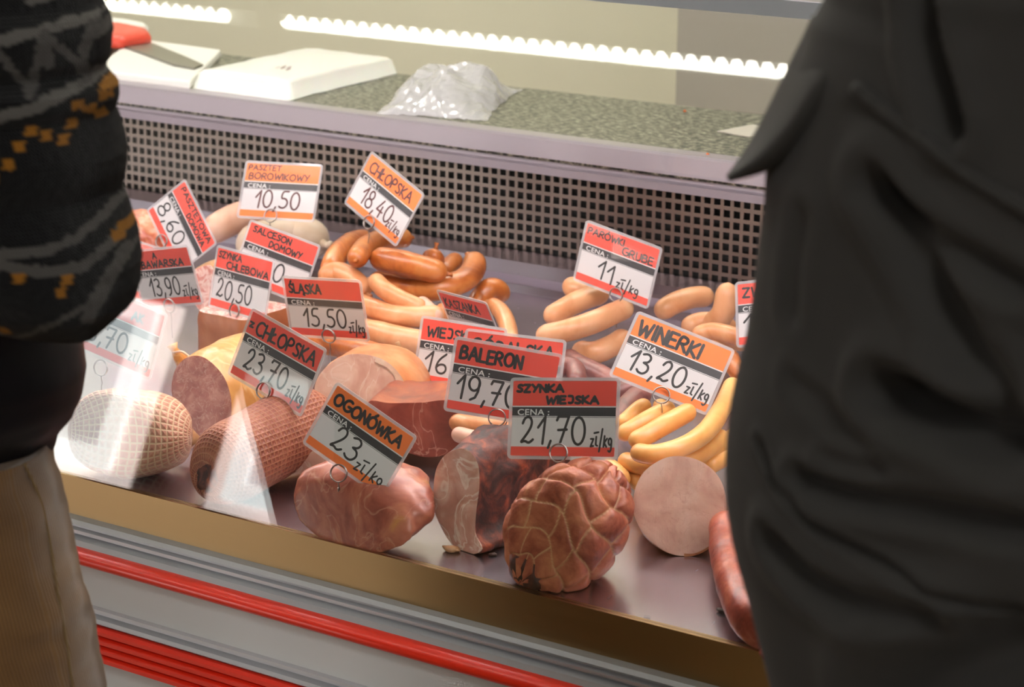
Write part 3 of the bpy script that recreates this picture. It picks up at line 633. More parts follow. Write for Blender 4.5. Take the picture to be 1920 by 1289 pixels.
M['b_smoked'] = meat('smoked_loin', [(0.28, '#7a382c'), (0.45, '#a15644'), (0.58, '#b86e54'), (0.72, '#c58a48')], 20, rough=0.4, bump=0.6, bscale=45, coat=0.2, dist=1.6, veins=('#cf9a80', 26, 0.02, 0.45))
M['b_char'] = meat('charred_crust', [(0.32, '#220e0e'), (0.46, '#431d19'), (0.58, '#6d2f22'), (0.72, '#a04c2a')], 46, rough=0.62, bump=1.0, bscale=75, coat=0.0, dist=1.2)
M['b_orange'] = meat('orange_rind', [(0.3, '#a75a34'), (0.5, '#c67e4e'), (0.7, '#d9a072')], 26, rough=0.4, bump=0.3, bscale=80, coat=0.25)
M['b_yellow'] = meat('yellow_casing', [(0.3, '#c07f3c'), (0.5, '#d99c56'), (0.7, '#e6b878')], 22, rough=0.36, bump=0.35, bscale=70, coat=0.35, veins=('#efd3a6', 14, 0.02, 0.4))
M['b_dark'] = meat('dark_smoked_rind', [(0.3, '#6a2a1e'), (0.5, '#8d3f28'), (0.7, '#b4623a')], 26, rough=0.35, bump=0.3, bscale=70, coat=0.3)
M['fat'] = meat('pale_fat', [(0.3, '#cfa288'), (0.5, '#e0bfa6'), (0.7, '#eed9c6')], 40, rough=0.4, bump=0.3, bscale=120, sss=0.2)
M['tan_skin'] = meat('tan_skin', [(0.3, '#9a6840'), (0.5, '#bd8c60'), (0.7, '#d6ae86')], 40, rough=0.45, bump=0.5, bscale=100)
M['net_red'] = netted('netted_brown_roll', [(0.3, '#7a3726'), (0.5, '#975039'), (0.7, '#ad6a4e')], '#b57a58', 46, 34, 0.07, bump=0.7)
M['net_pale'] = netted('netted_pale_ham', [(0.3, '#b06f58'), (0.5, '#c88d74'), (0.7, '#dbab92')], '#e6c9a4', 34, 24, 0.11, bump=0.9)

cut_piece('round_ham', 'round pink ham cut across, in front of the thin frankfurters', 'ham',
          [(1187, 945), (1194, 908), (1215, 878), (1255, 857), (1300, 860), (1335, 880), (1356, 912), (1362, 960), (1350, 1005), (1325, 1032), (1290, 1044), (1250, 1036), (1213, 1008), (1192, 975)], (1290, 1044), (0.46, -0.82, 0.33), 0.075, M['b_orange'], M['f_round'], seed=2, bulge=-0.03, endk=0.25, slope=-0.4, rind=(M['b_orange'], 0.05, 0.52, 0.74))
cut_piece('neck_ham', 'charred smoked ham with a pale cut face, below the red 19,70 tag', 'ham',
          [(812, 925), (818, 880), (838, 851), (872, 842), (895, 868), (899, 910), (893, 960), (892, 1000), (905, 1030), (880, 1040), (848, 1022), (825, 985), (812, 950)], (885, 1040), (-0.12, -0.96, 0.16), 0.135, M['b_char'], M['f_baleron'], warp=0.22, bulge=0.12, endk=0.4, seed=4, rough_face=0.0015)
cut_piece('pink_ham', 'cut pink ham with an orange rim behind the orange 23 tag', 'ham',
          [(590, 735), (600, 702), (628, 676), (660, 664), (700, 668), (730, 682), (752, 706), (766, 738), (768, 770), (745, 800), (700, 815), (650, 808), (610, 780)], (700, 830), (0.25, -0.9, 0.36), 0.09, M['b_orange'], M['f_ham'], seed=6, slope=-0.12, lift=0.0, rind=(M['fat'], 0.16, 0.30, 0.62))
cut_piece('cured_ham', 'dark red cured ham with a glossy cut face between the 23 and 19,70 tags', 'ham',
          [(690, 755), (730, 756), (790, 755), (840, 752), (866, 780), (866, 830), (838, 852), (800, 858), (765, 850), (730, 845), (695, 815)], (800, 872), (0.30, -0.90, 0.26), 0.09, M['b_dark'], M['f_dark'], seed=8, bulge=0.02, lift=0.004)
cut_piece('mottled_ham', 'cut ham with mottled face and yellow casing left of the pale red 23,70 tag', 'ham',
          [(322, 735), (328, 695), (348, 672), (375, 668), (402, 685), (424, 715), (434, 755), (430, 795), (412, 822), (388, 826), (360, 812), (336, 780)], (398, 828), (0.0, -0.97, 0.22), 0.13, M['b_yellow'], M['f_salami'], seed=10, bulge=0.10)
cut_piece('pink_slab', 'pink meat slab with white fat tucked left under the orange 23 tag', 'ham',
          [(548, 872), (566, 856), (590, 848), (625, 858), (660, 876), (668, 895), (640, 905), (600, 892), (560, 888)], (610, 900), (0.1, -0.9, 0.42), 0.06, M['f_ham'], M['f_ham'], seed=12, lift=0.012)
e = deck(334, 668, 0.066); mh = bpy.data.objects['mottled_ham']
V, F = tube([e + np.array([0, 0.012, -0.012]), e, e + np.array([-.003, -.002, .007]), e + np.array([-.005, -.003, .012])], [.010, .006, .0035, .006], 14); mesh('gathered_end', V, F, M['b_yellow'], mh)
tw = catmull(np.array([e + np.array([-.006, 0, .004]), e + np.array([0, -.006, .005]), e + np.array([.008, -.002, .006]), e + np.array([.018, .004, -.002]), e + np.array([.032, .012, -.006])]), 8); mesh('twine', *tube(tw, .0012, 8), M['fat'], mh)
# loin
c = deck(683, 960, 0.040)
lo = lump('smoked_loin', c + np.array([-0.026, 0.028, -0.006]), (np.array([0.065, 0.014, -0.004]), np.array([-0.012, 0.036, 0.0]), np.array([0, 0.034, 0.0355])), M['b_smoked'], warp=((16, .10), (45, .05)), pw=2.15, seed=1, nu=90, nv=64)
tag(lo, 'smooth smoked pork loin in front under the orange 23 tag', 'pork loin')
# netted round ham: bulging cells between the cords, modelled
def cellfn(nu, nv, depth, width):
    def f(u, v):
        V = v * nv + 0.22 * math.sin(u * 2 * math.pi * 2 + 1) + 0.12 * math.sin(u * 2 * math.pi * 5); row = math.floor(V); fu = (u * nu + 0.5 * (row % 2) + 0.16 * math.sin(V * 2.1) + 0.2 * math.sin(row * 2.7)) % 1.0; fv = V - row
        d = min(min(fu, 1 - fu) * 1.0, min(fv, 1 - fv) * 0.9); t = min(1, d / width)
        return depth * (math.sqrt(max(0, 1 - (1 - t) ** 2)) - 1)
    return f
CF_ = cellfn(9, 7, 0.12, 0.32)
def groove(u, v): return min(1.0, max(0.0, (-CF_(u, v) - 0.060) / 0.035)) if 0.05 < v < 0.98 else 0
c = deck(1073, 985, 0.060) + np.array([-0.022, 0.022, -0.013])
lg = unit((-0.30, -0.62, -0.62)); sd = unit(np.cross(lg, (0, 0, 1))); up = np.cross(sd, lg)
nh = lump('netted_ham', c, (-lg * 0.067, sd * 0.0475, up * 0.051), plain('tmp', '#884433'), warp=((16, .07), (55, .02)), fn=lambda u, v: CF_(u, v) - 0.10 * max(0, 1 - v / 0.45) ** 2 * math.sin(min(1, v / 0.2) * math.pi / 2), nu=216, nv=150, seed=3, pw=2.0)
uvl = [(i / 216, j / 150) for j in range(151) for i in range(216)]
ga = nh.data.attributes.new('groove', 'FLOAT', 'POINT'); ga.data.foreach_set('value', [groove(u, v) for u, v in uvl])
m = meat('corded_ham_rind', [(0.3, '#6e2d20'), (0.44, '#a0533c'), (0.6, '#bf7252'), (0.8, '#cf9664')], 34, rough=0.46, bump=0.8, bscale=110, coat=0.1); N_, L_ = m.node_tree.nodes, m.node_tree.links; b_ = N_['Principled BSDF']; src = b_.inputs['Base Color'].links[0].from_socket
at = N_.new('ShaderNodeAttribute'); at.attribute_name = 'groove'; mx = N_.new('ShaderNodeMix'); mx.data_type = 'RGBA'; L_.new(at.outputs['Fac'], mx.inputs['Factor']); L_.new(src, mx.inputs['A']); mx.inputs['B'].default_value = rgb('#d6ab80'); L_.new(mx.outputs['Result'], b_.inputs['Base Color'])
nh.data.materials.clear(); nh.data.materials.append(m)
e_ = c + lg * 0.060; V, F = tube([e_ - lg * 0.006, e_ + lg * 0.001, e_ + lg * 0.006], [0.021, 0.016, 0.006], 20); V = [inside(np.array(v) + unit(np.array(v) - e_) * 0.004 * nz(v, 120, 5)) for v in V]
mesh('charred_end', V, F, M['b_char'], nh)
tag(nh, 'whole smoked ham corded into bulging squares under the red 21,70 tag', 'ham')
# netted roll and pale netted ham
def capsule(name, A, B, r, m, parent=None, nu=64, nv=70, warp=0.06, seed=0, e0=1.0, e1=1.0):
    A, B = np.asarray(A), np.asarray(B); d = B - A; L = np.linalg.norm(d); a = d / L; s1 = unit(np.cross(a, (0, 0, 1))); s2 = np.cross(s1, a); V, UV = [], []
    for j in range(nv + 1):
        v = j / nv; x = v * L; k = 1.0
        if x < r * e0: k = math.sqrt(max(0.01, 1 - (1 - x / (r * e0)) ** 2))
        if L - x < r * e1: k = math.sqrt(max(0.01, 1 - (1 - (L - x) / (r * e1)) ** 2))
        for i in range(nu):
            u = i / nu; dd = math.cos(2 * math.pi * u) * s1 + math.sin(2 * math.pi * u) * s2; p = A + a * x + dd * r * k; q = A + a * x + dd * r * k * (1 + warp * nz(p, 15, seed)); q = inside(q); V.append(q); UV.append((u, v))
    V = np.array(V); F = [(j * nu + i, j * nu + (i + 1) % nu, (j + 1) * nu + (i + 1) % nu, (j + 1) * nu + i) for j in range(nv) for i in range(nu)] + [tuple(range(nu - 1, -1, -1)), tuple(nv * nu + i for i in range(nu))]
    mid = (A + B) / 2; o = mesh(name, V, F, m, parent, None if parent else (mid[0], mid[1], V[:, 2].min()), uv=UV); fix_seam(o); return o
A, B = deck(362, 908, 0.028), deck(610, 770, 0.05)
nr = capsule('netted_roll', A, B, 0.0385, M['net_red'], seed=5, e0=1.5, e1=1.0); tag(nr, 'long brown meat roll in a fine net running back from the glass', 'meat roll')
M['char'] = plain('charred_knot', '#3a211a', 0.6, bump=0.6, bscale=300)
V, F = tube([A + unit(A - B) * q for q in (-0.010, -0.003, 0.003, 0.007)], [0.014, 0.013, 0.010, 0.005], 24); V = [inside(np.array(v) + np.array([1, 1, 1]) * 0.003 * nz(v, 160, 3)) for v in V]
mesh('tied_end', V, F, M['b_char'], nr)
c = deck(238, 812, 0.042)
pn = lump('netted_pale_ham', c, (np.array([0.062, 0.028, 0]), np.array([-0.02, 0.048, 0]), np.array([0, 0, 0.043])), M['net_pale'], warp=((14, .08), (40, .02)), seed=9, nu=90, nv=60, pw=2.2)
tag(pn, 'pale ham in a loose net on the left with a tied tail', 'ham')
e = deck(345, 812, 0.03); V, F = tube([e - np.array([.012, .006, 0]), e, e + np.array([0.010, 0.002, -0.012])], [0.016, 0.009, 0.011], 12); mesh('tied_tail', V, F, M['tan_skin'], pn)
# brawn and pate
M['brawn'] = meat('marbled_brawn', [(0.36, '#c77e74'), (0.46, '#dba79b'), (0.55, '#efd9cf'), (0.62, '#d9988b')], 90, rough=0.4, bump=0.4, bscale=160, sss=0.15, dist=1.0)
M['pate'] = meat('brown_pate', [(0.3, '#8d4e30'), (0.5, '#a5633f'), (0.7, '#b87a54')], 18, rough=0.42, bump=0.12, bscale=100, coat=0.2)
def block(name, label, cat, p0, ex, ey, h, side, top, warp=0.02, seed=0):
    t = thing(name, label, cat, p0 + (ex + ey) / 2); n = 12; lay = []
    base = [p0, p0 + ex, p0 + ex + ey, p0 + ey]; out = resample(catmull(np.array([p0 * .97 + .03 * (p0 + ex + ey), (base[0] + base[1]) / 2, base[1] * .97 + .03 * base[3], (base[1] + base[2]) / 2, base[2] * .97 + .03 * base[0], (base[2] + base[3]) / 2, base[3] * .97 + .03 * base[1], (base[3] + base[0]) / 2]), 5, True), 60, True); c = out.mean(0)
    for k in range(n + 1):
        s = k / n; ring = []
        for p in out:
            q = c + (p - c) * (1 - 0.05 * (2 * s - 1) ** 4); q = q + (p - c) * warp * nz(q + np.array([0, 0, h * s]), 40, seed); q = q + np.array([0, 0, h * s]); q[2] = max(q[2], deck_z(q[1]) + .0006); ring.append(q)
        lay.append(ring)
    mesh('side', *loft(lay, True, False), side, t)
    tp = [lay[-1]] + [[c + (np.array(p) - c - np.array([0, 0, h])) * s + np.array([0, 0, h + 0.004 * (1 - s) + 0.002 * nz(p * (1 + s), 60, seed)]) for p in lay[-1]] for s in (0.93, 0.75, 0.5, 0.25, 0.03)]
    mesh('top', *loft(tp, False, True), top, t)
    return t
p0 = deck(366, 668, 0.0); ex = deck(462, 690, 0.0) - p0; ey = np.array([0.006, 0.075, DECK_S * 0.075])
block('pate_block', 'brown pate block with a marbled pink top behind the yellow cased ham', 'pate', p0, ex, ey, 0.052, M['pate'], M['brawn'], seed=2)
cut_piece('brawn_piece', 'upright marbled pink brawn piece between two red tags', 'brawn', [(352, 520), (372, 503), (398, 500), (402, 540), (404, 590), (380, 588), (360, 560)], (385, 625), (0.2, -0.95, 0.2), 0.05, M['tan_skin'], M['brawn'], seed=15)
M['red_marble'] = meat('red_marbled', [(0.35, '#a8402c'), (0.5, '#cc7350'), (0.65, '#e0a684')], 40, rough=0.35, bump=0.5, bscale=90, coat=0.3, veins=('#e8c2a8', 30, 0.03, 0.5))
c = deck(268, 450, 0.035)
rm = lump('smoked_bacon', c, (np.array([0.045, 0, 0]), np.array([0, 0.035, 0]), np.array([0, 0, 0.034])), M['red_marble'], warp=((20, .15), (60, .05)), seed=21, pw=2.6); tag(rm, 'reddish marbled bacon piece at the far left by the knitted sleeve', 'bacon')
# knotted sausage end
c = deck(751, 686, 0.034)
ks = lump('knotted_sausage', c, (np.array([0.003, 0.006, 0.013]), np.array([0.0125, 0, 0]), np.array([0, 0.0125, 0])), M['s_brown'], warp=((60, .12),), nu=32, nv=24, seed=22); tag(ks, 'small round sausage end with a twisted knot right of the cut pink ham', 'sausage')
V, F = tube([c + np.array([0, 0, .010]), c + np.array([0.001, -.002, .018]), c + np.array([-.001, -.004, .026])], [.005, .003, .0022], 8); mesh('twisted_knot', V, F, M['tan_skin'], ks)
# scraps
def scrap(name, label, px, py, r, m, seed):
    c = deck(px, py, r * 0.5); o = lump(name, c, (np.array([r * 1.5, r * 0.4, 0]), np.array([0, r, 0]), np.array([0, 0, r * 0.6])), m, warp=((150, .5),), nu=24, nv=14, seed=seed); tag(o, label, 'meat scrap', 'scraps on the deck'); return o
scrap('meat_scrap', 'tan meat scrap fallen below the cut face of the charred ham', 848, 1030, .005, M['tan_skin'], 1)
scrap('meat_scrap', 'small dark crumb right of the tan scrap on the steel deck', 925, 1040, .0025, M['char'], 2)
scrap('meat_scrap', 'dark scrap beside the dry sausage on the steel deck', 1356, 1146, .003, M['char'], 3)
M['drop'] = glass_pane('water_drop', (0.95, 0.95, 0.96), 1.33)
c = deck(1208, 1161, 0.0006); o = lump('water_drop', c + np.array([0, 0, .0006]), (np.array([.0032, 0, 0]), np.array([0, .0026, 0]), np.array([0, 0, .0016])), M['drop'], warp=(), nu=20, nv=12); tag(o, 'water drop on the steel deck near the front strip', 'water drop')

# ------------------------------------------------------------------ price tags
def arc(cx, cy, rx, ry, a0, a1, n=16): return [(cx + rx * math.cos(math.radians(q)), cy + ry * math.sin(math.radians(q))) for q in np.linspace(a0, a1, n)]
GL = {
 'A': (.72, [[(0, 0), (.36, 1), (.72, 0)], [(.14, .36), (.6, .36)]]), 'B': (.58, [[(0, 0), (0, 1), (.36, .98), (.5, .84), (.46, .64), (.3, .54), (.02, .53)], [(.3, .54), (.56, .42), (.58, .18), (.4, .02), (0, 0)]]),
 'C': (.64, [arc(.42, .5, .42, .5, 55, 305)]), 'D': (.6, [[(0, 0), (0, 1), (.3, .98), (.55, .76), (.6, .42), (.4, .08), (0, 0)]]), 'E': (.5, [[(.5, 1), (0, 1), (0, 0), (.5, .02)], [(0, .52), (.42, .54)]]),
 'G': (.72, [arc(.42, .5, .42, .5, 60, 330) + [(.8, .45), (.45, .45)]]), 'H': (.56, [[(0, 0), (0, 1)], [(.56, 0), (.56, 1)], [(0, .5), (.56, .52)]]), 'I': (.05, [[(.02, 0), (.02, 1)]]),
 'J': (.5, [[(.1, 1), (.5, 1), (.5, .22), (.34, 0), (.1, .06)]]), 'K': (.54, [[(0, 0), (0, 1)], [(.5, 1), (.02, .45), (.54, 0)]]), 'L': (.48, [[(0, 1), (0, 0), (.48, 0)]]),
 'M': (.78, [[(0, 0), (.08, 1), (.38, .4), (.68, 1), (.78, 0)]]), 'N': (.56, [[(0, 0), (0, 1), (.56, 0), (.56, 1)]]), 'O': (.76, [arc(.38, .5, .38, .5, 100, 460, 24)]),
 'P': (.56, [[(0, 0), (0, 1), (.38, .98), (.55, .82), (.5, .58), (.3, .46), (0, .45)]]), 'R': (.58, [[(0, 0), (0, 1), (.38, .98), (.54, .82), (.5, .6), (.3, .48), (0, .47)], [(.22, .47), (.58, 0)]]),
 'S': (.5, [[(.5, .88), (.32, 1), (.08, .88), (.1, .64), (.42, .44), (.5, .2), (.32, .0), (.02, .1)]]), 'T': (.62, [[(0, 1), (.62, 1)], [(.31, 1), (.31, 0)]]),
 'U': (.54, [[(0, 1), (0, .3), (.12, .02), (.4, .02), (.54, .3), (.54, 1)]]), 'W': (.86, [[(0, 1), (.2, 0), (.43, .75), (.64, 0), (.86, 1)]]), 'Y': (.58, [[(0, 1), (.3, .48)], [(.58, 1), (.18, 0)]]), 'Z': (.54, [[(0, 1), (.54, 1), (0, 0), (.54, 0)]]),
 '0': (.56, [arc(.28, .5, .28, .5, 100, 460, 24)]), '1': (.3, [[(0, .6), (.3, 1), (.24, 0)]]), '2': (.56, [[(.06, .74), (.14, .94), (.34, 1), (.48, .84), (.44, .58), (.18, .22), (0, .02), (.2, .1), (.38, 0), (.56, .14)]]),
 '3': (.52, [[(.04, .9), (.28, 1), (.48, .86), (.42, .62), (.2, .53)], [(.2, .53), (.46, .48), (.54, .24), (.36, .0), (.1, .02), (0, .12)]]), '4': (.54, [[(.34, 1), (0, .36), (.54, .36)], [(.4, .66), (.36, 0)]]),
 '5': (.52, [[(.52, 1), (.14, 1), (.08, .56), (.34, .6), (.54, .38), (.44, .08), (.18, 0), (0, .1)]]), '6': (.5, [[(.4, 1), (.12, .7), (0, .3), (.14, .02), (.38, .02), (.5, .24), (.4, .48), (.16, .46), (.02, .28)]]),
 '7': (.52, [[(0, .86), (.06, 1), (.52, 1), (.2, 0)], [(.08, .5), (.46, .52)]]), '8': (.54, [arc(.29, .76, .2, .24, 270, 630, 18), arc(.27, .26, .27, .26, 90, 450, 18)]), '9': (.5, [arc(.25, .7, .24, .3, 20, 380, 18) + [(.46, .4), (.36, .12), (.16, 0)]]),
 ',': (.12, [[(.1, .1), (0, -.16)]]), ' ': (.3, []),
 'z': (.36, [[(0, .5), (.34, .5), (.02, 0), (.36, .04)]]), 'ł': (.34, [[(.14, .62), (.1, .08), (.3, .02)], [(-.12, .86), (.4, .92)]]), '/': (.34, [[(0, -.35), (.34, 1.15)]]), 'k': (.4, [[(0, 0), (.08, .72)], [(.4, .55), (.06, .26), (.36, 0)]]), 'g': (.4, [arc(.2, .32, .19, .22, 20, 380, 14) + [(.38, .1), (.34, -.22), (.18, -.36), (.0, -.28)]]),
}
GL['Ł'] = (.5, GL['L'][1] + [[(-.12, .36), (.28, .64)]]); GL['Ó'] = (.76, GL['O'][1] + [[(.36, 1.14), (.52, 1.34)]]); GL['Ś'] = (.5, GL['S'][1] + [[(.28, 1.12), (.42, 1.32)]]); GL['Ą'] = (.72, GL['A'][1] + [[(.66, 0), (.58, -.14), (.74, -.2)]])
ROUND = set('BCDGOÓPRSŚUJ0235689g')
def chaikin(P, it=2):
    P = [np.array(p, float) for p in P]
    for _ in range(it):
        Q = [P[0]]
        for a_, b_ in zip(P[:-1], P[1:]): Q += [a_ * .75 + b_ * .25, a_ * .25 + b_ * .75]
        P = Q + [P[-1]]
    return P
def write(parts, text, u0, v0, hgt, wid, sw, slope=0.0, z=0.0):
    """strokes for text: left edge u0, baseline v0, cap height, total width (card fractions), pen width in metres"""
    gap = 0.2; tot = sum(GL[c][0] for c in text) + gap * (len(text) - 1); W, Hh = 0.094, 0.064; sx = wid * W / tot; sy = hgt * Hh; x = 0.0
    rnd = random.Random(text)
    for c in text:
        gw, st = GL[c]; jy = rnd.uniform(-.05, .05); sh = rnd.uniform(-.03, .05)
        for s in st:
            s = chaikin(s) if (c in ROUND and 4 < len(s) < 14) else [np.array(p, float) for p in s]
            Q = [np.array([u0 * W - W / 2 + (x + p[0] + sh * p[1]) * sx, H2 - v0 * Hh + (p[1] + jy) * sy + slope * (x * sx), z]) for p in s]
            ribbon(parts, Q, sw)
        x += gw + gap
H2 = 0.032
def ribbon(parts, Q, sw):
    V, F = parts; r = sw / 2
    for q in Q[:1] + Q[-1:] + Q[1:-1]:
        k = len(V); V += [(q[0] + r * math.cos(a_), q[1] + r * math.sin(a_), q[2]) for a_ in np.linspace(0, 2 * math.pi, 9)[:-1]]; F.append(tuple(range(k, k + 8)))
    for a_, b_ in zip(Q[:-1], Q[1:]):
        d = b_ - a_; L = np.linalg.norm(d[:2])
        if L < 1e-7: continue
        n = np.array([-d[1], d[0], 0]) / L * r; k = len(V); V += [tuple(a_ - n), tuple(b_ - n), tuple(b_ + n), tuple(a_ + n)]; F.append((k, k + 1, k + 2, k + 3))
M['tag_white'] = plain('card_white', '#e6e4e2', 0.6); M['tag_red'] = plain('fluorescent_red_card', '#f5472e', 0.55); M['tag_orange'] = plain('orange_card', '#ff7d12', 0.55); M['tag_black'] = plain('printed_black_band', '#1d1d20', 0.5)
M['pen'] = plain('black_marker', '#17140f', 0.5); M['pen_brown'] = plain('dark_red_marker', '#5a1408', 0.5); M['cena'] = plain('printed_white', '#e9e9e6', 0.6); M['wire'] = plain('wire_steel', '#a59c97', 0.3, 0.9)
M['sleeve'] = glass_pane('laminate', (0.97, 0.96, 0.97), 1.45, haze=0.06); M['sleeve_edge'] = glass_pane('laminate_edge', (0.95, 0.93, 0.94), 1.45, haze=0.3)
def rrect(w_, h_, r, n=5):
    o = []
    for cx, cy, a0 in ((w_ / 2 - r, h_ / 2 - r, 0), (-w_ / 2 + r, h_ / 2 - r, 90), (-w_ / 2 + r, -h_ / 2 + r, 180), (w_ / 2 - r, -h_ / 2 + r, 270)):
        o += [(cx + r * math.cos(math.radians(a0 + q)), cy + r * math.sin(math.radians(a0 + q))) for q in np.linspace(0, 90, n)]
    return o
def mesh_local(name, V, F, mats, midx=None, smooth=False):
    me = bpy.data.meshes.new(name); me.from_pydata([tuple(v) for v in V], [], [list(f) for f in F])
    for m_ in (mats if isinstance(mats, list) else [mats]): me.materials.append(m_)
    if midx is not None: me.polygons.foreach_set('material_index', midx)
    me.polygons.foreach_set('use_smooth', [smooth] * len(me.polygons)); me.update(); return me
outl = rrect(0.1, 0.07, 0.004); inn = rrect(0.0945, 0.0645, 0.002); n_ = len(outl)
V = [(x, y, -0.0005) for x, y in outl] + [(x, y, 0.0005) for x, y in outl] + [(x, y, 0.0006) for x, y in inn] + [(x, y, -0.0006) for x, y in inn]; F, mi = [], []
for i in range(n_):
    j = (i + 1) % n_; F += [(i, j, n_ + j, n_ + i), (n_ + i, n_ + j, 2 * n_ + j, 2 * n_ + i), (j, i, 3 * n_ + i, 3 * n_ + j)]; mi += [1, 1, 1]
F += [tuple(range(2 * n_, 3 * n_)), tuple(range(4 * n_ - 1, 3 * n_ - 1, -1))]; mi += [0, 0]
ME_SLEEVE = mesh_local('sleeve', V, F, [M['sleeve'], M['sleeve_edge']], mi)
def card_mesh(head):
    W, Hh = 0.094, 0.064; cuts = [0, .333, .350, .362, .468, .478, .485, .878, 1.0]; cols = [1, 0, 2, 2, 0, 2, 0, 1]   # header, gap, band, rule, white, strip
    cols = [1, 0, 2, 2, 0, 2, 0, 1]; V, F, mi = [], [], []
    for k, v in enumerate(cuts):
        for x in (-W / 2, W / 2): V.append((x, Hh / 2 - v * Hh, 0.0001))
    for k in range(len(cuts) - 1): F.append((2 * k, 2 * k + 2, 2 * k + 3, 2 * k + 1)); mi.append(cols[k])
    b0 = len(V); V += [(x, y, -0.0002) for x, y in ((-W / 2, Hh / 2), (W / 2, Hh / 2), (W / 2, -Hh / 2), (-W / 2, -Hh / 2))]; e = len(cuts) * 2
    F += [(b0, b0 + 1, b0 + 2, b0 + 3), (0, 1, b0 + 1, b0), (e - 1, e - 2, b0 + 3, b0 + 2)]; mi += [0, 0, 0]
    return mesh_local('card', V, F, [M['tag_white'], head, M['tag_black']], mi)
ME_CARD = {'red': card_mesh(M['tag_red']), 'orange': card_mesh(M['tag_orange'])}
fc = bpy.data.curves.new('cena', 'FONT'); fc.body = 'CENA :'; fc.size = 0.0092; fc.offset = 0.00012; fc.space_character = 1.05; fo = bpy.data.objects.new('cena', fc); COL.objects.link(fo); bpy.context.view_layer.update()
ME_CENA = bpy.data.meshes.new_from_object(fo.evaluated_get(bpy.context.evaluated_depsgraph_get())); bpy.data.objects.remove(fo)
xs = [v.co.x for v in ME_CENA.vertices]; ys = [v.co.y for v in ME_CENA.vertices]
for v in ME_CENA.vertices: v.co.x = -0.047 + 0.005 + (v.co.x - min(xs)) * 0.029 / (max(xs) - min(xs)); v.co.y = 0.032 - 0.458 * 0.064 + (v.co.y - min(ys)) * 0.0052 / (max(ys) - min(ys)); v.co.z = 0.00022
ME_CENA.materials.clear(); ME_CENA.materials.append(M['cena'])
def tag_thing(label, pos, quat, scale, head, words, ring=None, pin=None, shift=0.0, pen='pen'):
    p = np.array(pos, float)
    if shift: d = unit(p - CAM); p = p + d * shift; scale *= 1 + shift / np.linalg.norm(p - CAM)
    mw = Matrix.LocRotScale(Vector(p), Quaternion(quat), Vector((scale,) * 3))
    t = thing('price_tag', label, 'price tag', p, 'price tags on wire holders'); t.rotation_mode = 'QUATERNION'; t.rotation_quaternion = quat; t.scale = (scale,) * 3
    def ch(me, nm, par): o = bpy.data.objects.new(nm, me); COL.objects.link(o); o.parent = par; return o
    ch(ME_SLEEVE, 'sleeve', t); cd_ = ch(ME_CARD[head], 'card', t); ch(ME_CENA, 'printed_word', cd_)
    pr = ([], [])
    for wd in words: write(pr, *wd, z=0.00024)
    if pr[0]: ch(mesh_local('handwriting', pr[0], pr[1], M[pen]), 'handwriting', cd_)
    # wire ring gripping the lower edge, its pin going straight down into the meat
    inv = np.array(mw.inverted()); R = np.array(mw)[:3, :3] / scale; nrm = R[:, 2]
    if ring is None: rc = np.array(mw @ Vector((0.0, -0.033, 0.0025)))
    else: rc = on_plane(ring[0], ring[1], p + nrm * 0.0018, nrm)
    rx = unit(np.cross([0, 0, 1], nrm)); rz = unit(np.cross(nrm, rx)); rr = 0.0078
    pts = [rc + rx * rr * math.sin(q) * 1.0 - rz * rr * math.cos(q) + nrm * 0.0012 * q / 6.28 for q in np.linspace(0, 2 * math.pi * 1.9, 44)][::-1]
    if pin: L = max(0.008, (rc - rz * rr)[2] - at_y(pin[0], pin[1], rc[1])[2])
    else: L = 0.018
    e = pts[-1]; pts += [e + nrm * .0006 + np.array([0.001, 0, -0.004]), e + np.array([0.0015, 0, -0.007]), e + np.array([0.0, 0.0, -L * 0.6]), e + np.array([-.0006, .002, -L - 0.012])]
    V, F = tube(pts, 0.00062, 6); V = [(inv[:3, :3] @ np.array(v) + inv[:3, 3]) for v in V]
    ch(mesh_local('wire_clip', V, F, M['wire'], smooth=True), 'wire_clip', t)
    return t
PW = 0.0023
def price(s, u0, wid, v0=.83, h=.32, sl=0.0): return (s, u0, v0, h, wid, PW, sl)
def zk_(u0=.74, wid=.22, v0=.83, h=.20, sl=-.05): return ('zł/kg', u0, v0, h, wid, 0.0017, sl)
HW = 0.0027
tag_thing('orange price tag reading BOROWIKOWY and 10,50 at the back', (-1.748, 2.056, 1.025), (0.8409, 0.5254, 0.0580, 0.1158), 1, 'orange', [('PASZTET', .03, .12, .095, .44, .0016), ('BOROWIKOWY', .05, .29, .115, .82, .0017), price('10,50', .19, .6)], (508, 405), None, 0, 'pen_brown')
tag_thing('tilted orange price tag reading CHŁOPSKA 18,40 stuck in the brown sausages', (-1.600, 2.063, 1.033), (0.7785, 0.5904, 0.0881, -0.1941), 1, 'orange', [('CHŁOPSKA', .08, .27, .19, .80, .0023), price('18,40', .17, .56), zk_(.72, .24, .86, .17)], (693, 417), (690, 465), 0, 'pen_brown')
tag_thing('red price tag reading PARÓWKI GRUBE 11 in front of the perforated panel', (-1.310, 2.100, 0.990), (0.7295, 0.6775, 0.0662, -0.0666), 1, 'red', [('PARÓWKI', .03, .165, .11, .5, .0018), ('GRUBE', .53, .31, .13, .42, .0019), price('11', .27, .22, .86), zk_(.55, .3, .88, .18)], (1156, 553), None)
tag_thing('orange price tag reading WINERKI 13,20 above the thin frankfurters', (-1.078, 1.829, 0.976), (0.8699, 0.4385, 0.2141, 0.0713), 1, 'orange', [('WINERKI', .06, .29, .22, .66, .0032), price('13,20', .10, .58), zk_(.73, .24, .84)], (1240, 742), (1233, 800))
